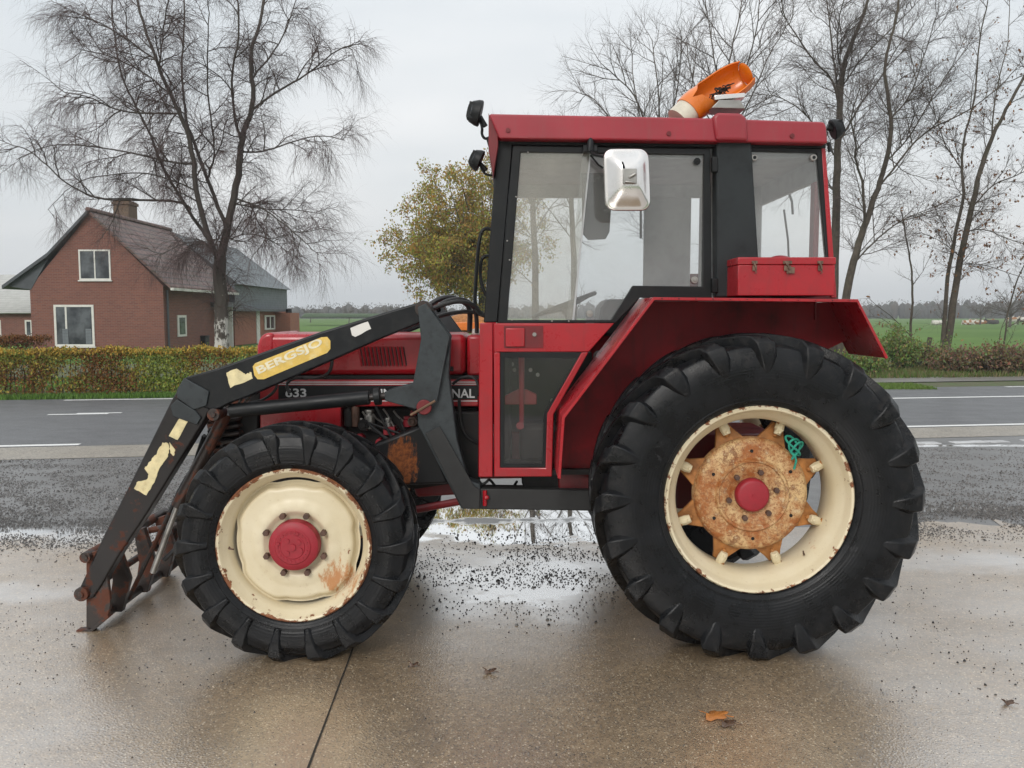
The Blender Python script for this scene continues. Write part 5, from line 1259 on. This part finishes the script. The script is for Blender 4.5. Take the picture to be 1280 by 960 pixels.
# work lamps
def lamp(px, py, Y, yaw, s, aim=-1):
    c = P(px, py, Y); Mx = Matrix.Translation(c) @ Matrix.Rotation(R(yaw), 4, 'Y'); m = MB(); prof = [(.0005, -.055), (.03, -.055), (.052, -.035), (.064, .0), (.066, .02), (.060, .026), (.0005, .026)]
    k = 20; vs = []
    for (r, y) in prof:
        for j in range(k): a = 6.283 * j / k; vs.append(Mx @ V(aim * y * s * 1.0, r * s * math.cos(a), r * s * math.sin(a) * 1.15))
    m.add(vs, [(i * k + j, i * k + (j + 1) % k, (i + 1) * k + (j + 1) % k, (i + 1) * k + j) for i in range(len(prof) - 1) for j in range(k)])
    for j in range(7): m.box((-.05 * s if aim > 0 else .012 * s, -.004 + (j - 3) * .014 * s, -.045 * s), (-.012 * s if aim > 0 else .05 * s, .001 + (j - 3) * .014 * s, .045 * s), Mx)
    l = m.build('work_lamp', M['black'], TR)
    m = MB(); n = len(vs)
    m.tube([Mx @ V(-aim * .0275 * s, 0, 0), Mx @ V(-aim * .031 * s, 0, 0)], .055 * s, 20); m.build('lens', M['hglass'], l)
    return l
l1 = lamp(596, 141, .50, 14, .95, 1); m = MB(); m.tube(smooth([P(600, 150, .5), P(603, 160, .5), P(602, 168, .5), P(606, 174, .5), P(612, 172, .5), P(619, 166, .5)]), .008, 8); m.tube([P(600, 146, .5), P(607, 158, .5)], .014, 8); m.build('bracket', M['black'], l1)
l2 = lamp(597, 200, .85, 25, .85, 1); m = MB(); m.tube(smooth([P(600, 206, .85), P(604, 215, .85), P(609, 219, .85), P(617, 219, .85)]), .007, 8); m.tube([P(599, 203, .85), P(608, 213, .85)], .013, 8); m.build('bracket', M['black'], l2)
l3 = lamp(1044, 161, .50, -20, .75, -1); m = MB(); m.tube([P(1034, 158, .5), P(1042, 161, .5)], .02, 8); m.tube([P(1036, 178, .5), P(1037, 190, .5)], .01, 6); m.build('bracket', M['black'], l3)
# mirror
mc = P(784, 224.5, .12); K = (.12 - CAM.y) / F
def rrect(cx, cz, w_, h_, r, y, n=6, sl=0):
    o = []
    for (sx2, sz2, a0) in ((1, 1, 0), (-1, 1, 90), (-1, -1, 180), (1, -1, 270)):
        for j in range(n + 1):
            a = R(a0 + 90 * j / n); x = sx2 * (w_ / 2 - r) + r * math.cos(a); z = sz2 * (h_ / 2 - r) + r * math.sin(a); o.append(V(cx + x + sl * z, y, cz + z))
    return o
m = MB(); loops = [rrect(mc.x, mc.z, 56 * K, 75 * K, .045, .155, sl=-.05), rrect(mc.x, mc.z, 57 * K, 76 * K, .05, .135, sl=-.05), rrect(mc.x, mc.z, 55 * K, 74 * K, .048, .119, sl=-.05), rrect(mc.x, mc.z, 51 * K, 70 * K, .045, .122, sl=-.05)] + [rrect(mc.x + .002 * q, mc.z + .001 * q, (49 - 34 * (q / 6) ** 1.0) * K, (68 - 50 * (q / 6)) * K, .045 - .005 * q, .120 - .050 * math.sin(1.5 * q / 6), sl=-.05) for q in range(1, 7)]
n = len(loops[0]); vs = [p for l in loops for p in l]; fs = [(i * n + j, i * n + (j + 1) % n, (i + 1) * n + (j + 1) % n, (i + 1) * n + j) for i in range(len(loops) - 1) for j in range(n)] + [tuple(range(n)), tuple(range(len(loops) * n - 1, (len(loops) - 1) * n - 1, -1))]
m.add(vs, fs); mirror = m.build('mirror', M['chrome'], TR, ang=80); sb = mirror.modifiers.new('smooth', 'SUBSURF'); sb.levels = 2; sb.render_levels = 2
m = MB(); m.box((mc.x - .03, .056, mc.z - .03), (mc.x + .04, .066, mc.z + .045)); m.tube([V(mc.x, .055, mc.z), V(mc.x + .035, .05, mc.z + .02)], .008, 6); m.tube([V(mc.x - .02, .055, mc.z - .02), V(mc.x + .03, .052, mc.z - .025)], .006, 6); m.build('mount', M['steel'], mirror, bevel=.003)
m = MB(); m.tube(smooth([P(738, 186, .36), P(740, 193, .3), P(760, 197, .2), P(776, 200, .10), P(779, 206, .08), P(781, 218, .07)], 1), .0085, 8); m.build('mirror_arm', M['black'], mirror)
m = MB(); m.tube([P(738, 172, .35), P(738, 177, .35), P(738, 190, .35)], [.01, .018, .022], 10); m.box((P(730, 0, .36).x, .345, P(0, 190, .36).z), (P(748, 0, .36).x, .40, P(0, 182, .36).z)); m.tube([P(738, 194, .37), P(748, 206, .40), P(754, 210, .40)], .006, 6); m.build('mirror_clamp', M['black'], mirror, bevel=.003)
# orange beacon tube on the roof: open shell, torn open on top
axp = [P(848, 151, .44), P(868, 131, .46), P(905, 108, .50), P(933, 92, .52)]
def shell(axis, rad, a0, a1, th=.006, k=22):
    m = MB(); vs = []; n = len(axis)
    for off in (0, -th):
        for i, p in enumerate(axis):
            t = (axis[min(i + 1, n - 1)] - axis[max(i - 1, 0)]).normalized(); e = V(0, 1, 0) - t * t.y; e.normalize(); u = t.cross(e)
            for j in range(k + 1):
                a = lerp(a0[i], a1[i], j / k); vs.append(p + (e * math.cos(a) + u * math.sin(a)) * (rad[i] + off))
    N = n * (k + 1); fs = []
    for i in range(n - 1):
        for j in range(k):
            a = i * (k + 1) + j; fs += [(a, a + 1, a + k + 2, a + k + 1), (N + a, N + a + k + 1, N + a + k + 2, N + a + 1)]
    for j in range(k): fs += [(j, N + j, N + j + 1, j + 1), ((n - 1) * (k + 1) + j, (n - 1) * (k + 1) + j + 1, N + (n - 1) * (k + 1) + j + 1, N + (n - 1) * (k + 1) + j)]
    for i in range(n - 1):
        for j in (0, k): a = i * (k + 1) + j; fs.append((a, a + k + 1, N + a + k + 1, N + a))
    return m.add(vs, fs)
def ax_at(t): return at_path(axp, t)[0]
ax1 = [ax_at(.20 + .80 * i / 9) for i in range(10)]
full = 2 * math.pi
# opening faces the camera and up: angle runs from e=(+Y); camera side = pi
g0 = [0, 0, 0, .0, .0, .0, .0, 0, 0, 0]
A0_ = [-.5 * math.pi - (0 if i < 2 else .0) for i in range(10)]
op = [0.0, .0, .25, 1.15, 1.28, 1.32, 1.32, 1.28, 1.2, 1.1]
be = shell(ax1, [.080, .082, .084, .088, .092, .096, .098, .096, .090, .078], [math.pi - .45 + o_ for o_ in op], [math.pi - .45 + full - o_ for o_ in op]).build('beacon_lens', M['orange'], TR, label='torn open orange beacon tube on the cab roof')
m = MB(); m.tube([ax_at(.0), ax_at(.215)], .074, 20); m.build('beacon_base', M['cream_box'], be)
m = MB()
e_ = axp[-1]; tdir = (axp[-1] - axp[-2]).normalized(); m.ell(e_ - tdir * .004, .064, .064, .012, 20, 6, tdir.to_track_quat('Z', 'Y').to_matrix()); m.build('end_cap', M['orange'], be)
m = MB()
for i in range(16):
    a = ax_at(random.uniform(.5, .72)) + V(0, -.03, -.045); pts = [a + V(random.uniform(-.03, .03), random.uniform(-.03, .02), random.uniform(0, .05)) for _ in range(5)]; m.tube(smooth(pts, 1), .003, 5)
m.build('wiring', M['engine'], be)
m = MB(); m.ppx([(892, 120), (930, 117), (930, 123), (892, 126)], .40, .38, .52); m.build('reflector', M['chrome'], be, bevel=.003)
pr('beacon_bracket', [(888, 136), (898, 126), (924, 126), (931, 137)], CY - .04, CY - .06, CY + .1, M['rail' if 0 else 'steel'], be, bevel=.004)
# ---- fender (near and far): bent sheet, outer lip, inner wall
OY = .10; IY = .50; SI = .60
FP = [(697, 598), (702.5, 521), (816.5, 371.5), (1072, 374), (1110, 447)]
def fender(mirror_):
    f = (lambda y: mir(y)) if mirror_ else (lambda y: y)
    w_ = [P(x, y, OY) for x, y in FP]
    m = MB(); th = .010
    nrm = []
    for i in range(len(w_)):
        a = w_[max(i - 1, 0)]; b = w_[min(i + 1, len(w_) - 1)]; d = (b - a).normalized(); nrm.append(V(d.z, 0, -d.x) * 1)
    poly = w_ + [p + n_ * th for p, n_ in zip(w_[::-1], nrm[::-1])]
    m.prism(poly, min(f(OY), f(SI)), max(f(OY), f(SI)))
    fd = m.build('fender', M['red'], TR, bevel=.003)
    m = MB()
    poly = w_ + [p + n_ * .016 for p, n_ in zip(w_[::-1], nrm[::-1])]
    m.prism(poly, f(OY) - .006, f(OY) + .006); m.build('fender_lip', M['red'], fd, bevel=.002)
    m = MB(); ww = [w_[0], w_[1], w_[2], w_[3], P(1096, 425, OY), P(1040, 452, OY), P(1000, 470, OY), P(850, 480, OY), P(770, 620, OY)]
    m.prism([p + V(0, 0, -.012) for p in ww], f(IY) - .006, f(IY) + .006); m.build('inner_wall', M['red_in_shade'], fd, bevel=0)
    m = MB()
    for i in range(12):
        p = w_[2].lerp(w_[3], (i + .5) / 12) + V(0, 0, -.006); m.ell(V(p.x, f(OY) - .008, p.z), .004, .004, .004, 8, 5)
    for i in range(4):
        p = w_[3].lerp(w_[4], (i + .5) / 4) + nrm[4] * .014; m.ell(V(p.x, f(OY) - .008, p.z), .004, .004, .004, 8, 5)
    m.build('rivet', M['red_dark'], fd)
    return fd
fender(False); fender(True)
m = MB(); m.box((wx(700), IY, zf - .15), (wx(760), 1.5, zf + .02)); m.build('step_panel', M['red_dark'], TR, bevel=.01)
pr('step_panel', [(652, 590), (742, 590), (742, 614), (660, 614), (652, 604)], .56, .54, 1.4, M['engine'], bevel=.01)
# ---- loader
LYn = .44; LT = .10
UA = [(533, 377), (519, 379), (400, 415), (270, 461), (232, 471.5), (222, 487), (229, 498), (262, 512), (268, 514), (287, 504), (310, 496), (400, 457), (474, 424), (524, 404), (540, 392)]
LA = [(222, 487), (214, 500), (167, 595), (130, 668), (99, 735), (98, 744), (106, 750), (116, 748), (126, 733), (150, 692), (183, 643), (212, 596), (256, 525), (262, 512), (236, 495)]
M['latch_r'] = paint('brown rod', (.16, .09, .05), .5, .3, 30)
def loader(mirror_):
    f0, f1 = (LYn, LYn + LT) if not mirror_ else (mir(LYn + LT), mir(LYn))
    pr_ = lambda name, pts, par, mat=M['loader'], b=.010, y0=None, y1=None: pr(name, pts, LYn, f0 if y0 is None else y0, f1 if y1 is None else y1, mat, par, bevel=b, seg=3)
    arm = pr_('loader_arm', UA, TR)
    pr_('lower_arm', LA, arm, M['loader_low'], y0=f0 + .002, y1=f1 - .002)
    gus = (f0 - .012, f0 - .001) if not mirror_ else (f1 + .001, f1 + .012)
    for pts in ([(231, 472), (262, 489), (259, 507), (243, 512), (222, 497), (222, 487)], [(222, 499), (245, 513), (252, 522), (247, 531), (217, 520), (214, 507)]): pr('gusset', pts, LYn, gus[0], gus[1], M['loader_grey'], arm, bevel=.004)
    for (x, y, r) in ((529, 386, .045), (268, 518, .035), (103, 742, .040)):
        p = P(x, y, LYn); m = MB(); m.disc(V(p.x, 0, p.z), r, f0 - .02, f1 + .02, 24); m.disc(V(p.x, 0, p.z), r * .45, f0 - .03, f1 + .03, 12); m.build('pin', M['loader_rust'], arm, bevel=.003)
    tw = [(533, 379), (563, 420), (547, 502), (532, 514), (482, 500), (482, 489), (517, 479), (527, 424), (523, 384)]
    t0, t1 = (f0 - .035, f0 - .015) if not mirror_ else (f1 + .015, f1 + .035)
    tower = pr('loader_tower', tw, LYn, t0, t1, M['loader_grey'], TR, bevel=.004)
    t2, t3 = (f1 + .012, f1 + .03) if not mirror_ else (f0 - .03, f0 - .012)
    pr('tower_plate', tw, LYn, t2, t3, M['loader_grey'], tower, bevel=.004)
    pr('tower_post', [(560, 440), (563, 425), (561, 470), (571, 548), (585, 600), (600, 605), (603, 636), (577, 636), (522, 530), (522, 517), (540, 500)], LYn, f0 - .005, f1 + .005, M['loader_grey'], tower, bevel=.006)
    pr('tower_leg', [(532, 541), (550, 532), (593, 607), (600, 611), (600, 635), (578, 635)], LYn, t0 + .012, t0 + .028, M['rail'], tower, bevel=.004)
    pr('rail', [(600, 611), (740, 613), (740, 639), (578, 636.5), (575, 622)], LYn, f0 + .005, f1 + .03, M['rail'], tower, bevel=.006)
    p = P(531, 508, LYn); m = MB(); m.disc(V(p.x, 0, p.z), .042, t0 - .014, t0, 20); m.build('pin', M['red_dark'], tower, bevel=.004)
    m = MB(); m.tube([P(513, 519, t0 - .02), P(544, 501, t0 - .02)], .007, 6); m.build('latch_rod', M['latch_r'], tower)
    # lift cylinder
    yc = (f0 + f1) / 2
    def c(x, y): q = P(x, y, LYn); return V(q.x, yc, q.z)
    m = MB(); m.tube([c(284, 515), c(460, 498)], .040, 20); m.tube([c(466, 497), c(474, 496)], .05, 16); cy = m.build('lift_cylinder', M['black'], TR, bevel=.003)
    m = MB(); m.tube([c(460, 498), c(500, 494)], .020, 14); m.disc(V(c(498, 494).x, 0, c(498, 494).z), .03, yc - .06, yc + .06, 16); m.build('piston_rod', M['loader_rust'], cy)
    # tilt cylinder beside the lower arm
    m = MB(); m.tube([c(268, 520) + V(.02, .09 if not mirror_ else -.09, 0), c(205, 640) + V(.02, .09 if not mirror_ else -.09, 0)], .035, 16); tc_ = m.build('tilt_cylinder', M['loader_rust'], TR)
    m = MB(); m.tube([c(205, 640) + V(.02, .09 if not mirror_ else -.09, 0), c(178, 725) + V(.0, .09 if not mirror_ else -.09, 0)], .017, 12); m.build('piston_rod', M['steel'], tc_)
    # headstock side plate
    hs = pr('headstock', [(106, 693), (118, 690), (132, 712), (137, 757), (134, 769), (112, 788), (106, 786)], LYn, f0 + .015, f0 + .04, M['loader_rust'], TR, bevel=.004)
    pr('hook', [(95, 788), (112, 787), (134, 768), (136, 772), (114, 790.5), (95, 790.5)], LYn, f0 + .0, f0 + .055, M['loader_rust'], hs, bevel=.002)
    return arm, tower
M['loader_low'] = paint('loader lower arm', (.012, .010, .010), .34, .4, 3, (.02, .015, .013), .6, 12, rust=(.10, .028, .013), rust_lo=.57, rust_scale=7, spec=.35)
armN, towN = loader(False); loader(True)
def lp(px, py, y): q = P(px, py, LYn); return V(q.x, y, q.z)
y0, y1 = LYn + .02, mir(LYn) - .02
m = MB(); m.tube([lp(108, 696, y0 - .04), lp(108, 696, y1)], .030, 16); m.disc(V(lp(108, 696, 0).x, 0, lp(108, 696, 0).z), .017, y0 - .046, y0 - .041, 12); m.build('cross_tube', M['loader_rust'], TR)
m = MB(); m.tube([lp(118, 778, y0), lp(118, 778, y1)], .026, 12); m.tube([lp(103, 742, y0), lp(103, 742, y1)], .022, 12); m.build('cross_tube', M['loader_rust'], TR)
m = MB(); m.tube([lp(245, 500, y0), lp(245, 500, y1)], .07, 16); m.build('cross_tube', M['loader'], TR)
for yy in (.66, 1.02, 1.34):
    m = MB(); m.prism([lp(110, 696, 0), lp(124, 692, 0), lp(140, 740, 0), lp(130, 782, 0), lp(112, 782, 0), lp(118, 740, 0)], yy, yy + .05); m.build('headstock_plate', M['loader_rust'], TR, bevel=.004)
m = MB(); m.tube([lp(124, 700, 1.1), lp(190, 690, 1.2), lp(215, 640, 1.2)], .02, 8); m.tube([lp(125, 775, .8), lp(185, 650, .8)], .014, 8); m.build('linkage', M['loader_rust'], TR)
# stickers on the near arm
def ragged(pts, k=5, amp=.8):
    o = []
    for i, a_ in enumerate(pts):
        b_ = pts[(i + 1) % len(pts)]
        for j in range(k): t = j / k; w_ = amp * random.uniform(-1, 1) * (1 if j else .3); o.append((lerp(a_[0], b_[0], t) + w_ * .7, lerp(a_[1], b_[1], t) + w_))
    return o
sy = LYn - .001
st1 = pr('sticker', [(316, 458), (319, 454), (402, 421.5), (409, 421), (413, 426), (413, 436), (409, 441), (330, 474), (322, 474), (318, 469)], sy, sy - .0015, sy + .001, M['yellow'], armN, bevel=0)
text('BERGSJO', 324.5, 470.5, 12.5, 90, sy - .002, M['cream_txt'], st1, rot=R(24.6), bold=.03)
pr('sticker', ragged([(283, 466), (296, 461), (301, 464), (307, 468), (314, 465), (316, 473), (288, 485), (285, 475)], 5, .9), sy, sy - .0015, sy + .001, M['cream_st'], armN, bevel=0)
pr('sticker', ragged([(438, 410), (460, 402), (464, 411), (444, 421), (440, 419)], 5, .35), sy, sy - .0015, sy + .001, M['white'], armN, bevel=0)
sy += .002
pr('sticker', ragged([(225, 522), (235, 527), (222, 550), (211, 545)], 5, .35), sy, sy - .0025, sy + .001, M['cream_st'], armN, bevel=0)
pr('sticker', ragged([(203, 553), (210, 554), (212, 561), (209, 572), (201, 583), (195, 598), (183, 619), (168, 611), (171, 603), (183, 600), (186, 593), (181, 586), (187, 577), (196, 568)], 5, .9), sy, sy - .0025, sy + .001, M['yellow_st'] if 'yellow_st' in M else M['cream_st'], armN, bevel=0)
pr('sticker', ragged([(212, 553), (219, 562), (217, 570), (213, 566)], 5, .9), sy, sy - .0025, sy + .001, M['cream_st'], armN, bevel=0)
# hydraulic hoses
m = MB()
for pts, r in ((([(536, 382), (548, 374), (562, 371), (578, 376), (588, 384), (587, 414)]), .016), (([(540, 386), (556, 380), (574, 376), (594, 381), (600, 392), (608, 394)]), .013),
               (([(545, 396), (565, 391), (588, 389), (604, 394)]), .012), (([(548, 382), (560, 375), (580, 373), (594, 384), (596, 400), (596, 416)]), .013)):
    yb = random.uniform(.55, .8); m = MB(); m.tube(smooth([P(x, y, yb + .02 * i) for i, (x, y) in enumerate(pts)]), r, 8); m.build('hydraulic_hose', M['hose'], TR)
m = MB(); m.tube(smooth([P(380, 472, .62), P(400, 473, .60), P(412, 466, .52), P(415, 455, .50), P(415, 446, .5)]), .010, 8); m.build('hydraulic_hose', M['hose'], TR)
m = MB(); m.tube(smooth([P(362, 492, .60), P(357, 480, .6), P(366, 472, .62), P(385, 473, .64)]), .010, 8); m.build('hydraulic_hose', M['hose'], TR)
m = MB(); m.tube(smooth([P(310, 504, .56), P(330, 500, .55), P(345, 488, .5), P(346, 478, .5)]), .008, 8); m.build('hydraulic_hose', M['hose'], TR)
m = MB(); m.tube(smooth([P(566, 480, .66), P(576, 472, .64), P(592, 470, .62), P(598, 480, .62), P(597, 495, .62)]), .008, 8); m.build('hydraulic_hose', M['hose'], TR)
m = MB(); m.tube(smooth([P(574, 500, .6), P(575, 530, .62), P(585, 548, .64), P(600, 555, .66)]), .010, 8); m.build('hydraulic_hose', M['hose'], TR)
m = MB(); m.tube(smooth([P(598, 600, .5), P(602, 606, .5), P(608, 603, .5), P(612, 598, .5), P(622, 612, .55), P(640, 612, .6), P(646, 602, .7)]), .008, 8); m.build('hydraulic_hose', M['hose'], TR)
m = MB(); m.tube(smooth([P(255, 545, .6), P(243, 580, .62), P(240, 620, .62), P(225, 680, .62), P(205, 700, .6)]), .013, 8); m.build('hydraulic_hose', M['hose'], TR)
m = MB(); m.tube(smooth([P(262, 545, .7), P(250, 575, .66), P(230, 600, .66), P(212, 640, .66)]), .012, 8); m.build('hydraulic_hose', M['hose'], TR)

m = MB(); m.tube([P(606, 613, LYn - .005), P(606, 632, LYn - .005)], .012, 8); m.ell(P(608, 622, LYn - .02), .016, .012, .014); m.build('pin_handle', M['red'], TR)
m = MB(); m.tube([P(515, 638, .62), P(578, 626, .55)], .022, 10); m.build('tie_rod', M['red_dark'], TR)
# engine bits behind the front wheel
m = MB()
for i in range(26):
    p = P(random.uniform(255, 300), random.uniform(530, 585), random.uniform(.66, .9)); m.tube(smooth([p, p + V(random.uniform(-.06, .06), .02, random.uniform(-.08, .02)), p + V(random.uniform(-.08, .08), .0, random.uniform(-.16, -.04))], 1), random.uniform(.006, .014), 6)
m.build('cable_tangle', M['engine'], TR)

# ================================================================== THINGS ON THE TRACTOR
zt = P(900, 372, .15).z + .014
x0, x1 = P(922, 369, .15).x, P(1043, 369, .15).x; zl = P(960, 331, .15).z; ztop = P(960, 321.5, .15).z
zb = P(960, 369.5, .15).z; zb = max(zb, P(900, 373, OY).z + .002)
tb = thing('toolbox', 'red metal toolbox with three latches standing on the rear fender', 'toolbox', V((x0 + x1) / 2, .27, zb))
m = MB(); m.box((x0, .15, zb), (x1, .40, zl - .001)); m.build('box_body', M['red'], tb, bevel=.004)
m = MB(); m.box((x0 - .003, .147, zl + .001), (x1 + .003, .403, ztop)); m.build('lid', M['red'], tb, bevel=.005)
M['latch'] = paint('rusty latch', (.16, .10, .07), .5, .5, 50, metal=.3)
for px, s in ((943, .8), (984, 1.25), (1025, .8)):
    p = P(px, 331, .147); m = MB(); m.box((p.x - .014 * s, .138, p.z - .030), (p.x + .014 * s, .146, p.z - .004)); m.box((p.x - .018 * s, .140, p.z + .004), (p.x + .018 * s, .1465, p.z + .020)); m.tube([V(p.x - .012 * s, .134, p.z + .014), V(p.x, .130, p.z - .004), V(p.x + .006, .132, p.z - .024)], .005, 6)
    m.tube([V(p.x + .0, .132, p.z - .03), V(p.x + .008, .130, p.z - .042), V(p.x - .004, .130, p.z - .046)], .003, 6)
    if s > 1: m.box((p.x - .004, .136, p.z - .044), (p.x + .036, .1464, p.z - .012))
    m.build('latch', M['latch'], tb, bevel=.002)
m = MB(); p = P(966, 320, .46); m.ell(V(p.x, .33, ztop - .02), .075, .06, .042, 20, 10); tag(m.build('round_cap', M['red_roof']), 'red domed cap resting on the toolbox lid', 'cap')
# rope
m = MB(); random.seed(4); c0 = rc + V(.20, 0, .27)
pts = []
for i in range(26): a = i * .9; pts.append(V(c0.x + .035 * math.cos(a) + random.uniform(-.01, .01) + .035 * (i / 26), rc.y - RW * .4 + .13 + .02 * math.sin(i), c0.z + .05 * math.sin(a * .7) - .04 * (i / 26)))
m.tube(smooth(pts, 2), .006, 6); m.tube(smooth([pts[-1], pts[-1] + V(.03, -.01, -.03), pts[-1] + V(.02, 0, -.09)], 1), .006, 6)
tag(m.build('rope', M['cloth_green']), 'knotted green rope caught between the spokes of the rear wheel', 'rope')
M_st = None
# ---- light haze over the whole scene
HZ = NT('haze'); HZ.t.nodes.remove(HZ.b)
pv = HZ.n('ShaderNodeVolumePrincipled'); pv.inputs['Color'].default_value = (.86, .89, .92, 1); pv.inputs['Density'].default_value = .0008; HZ.l(pv.outputs[0], HZ.out.inputs['Volume'])
hm = MB(); hm.box((-905, -70, -1.5), (905, 1005, 27)); ho = hm.build('haze', HZ.m, flat=True); ho['kind'] = 'stuff'; ho.display_type = 'WIRE'
scene.cycles.use_denoising = True
scene.cycles.max_bounces = 6
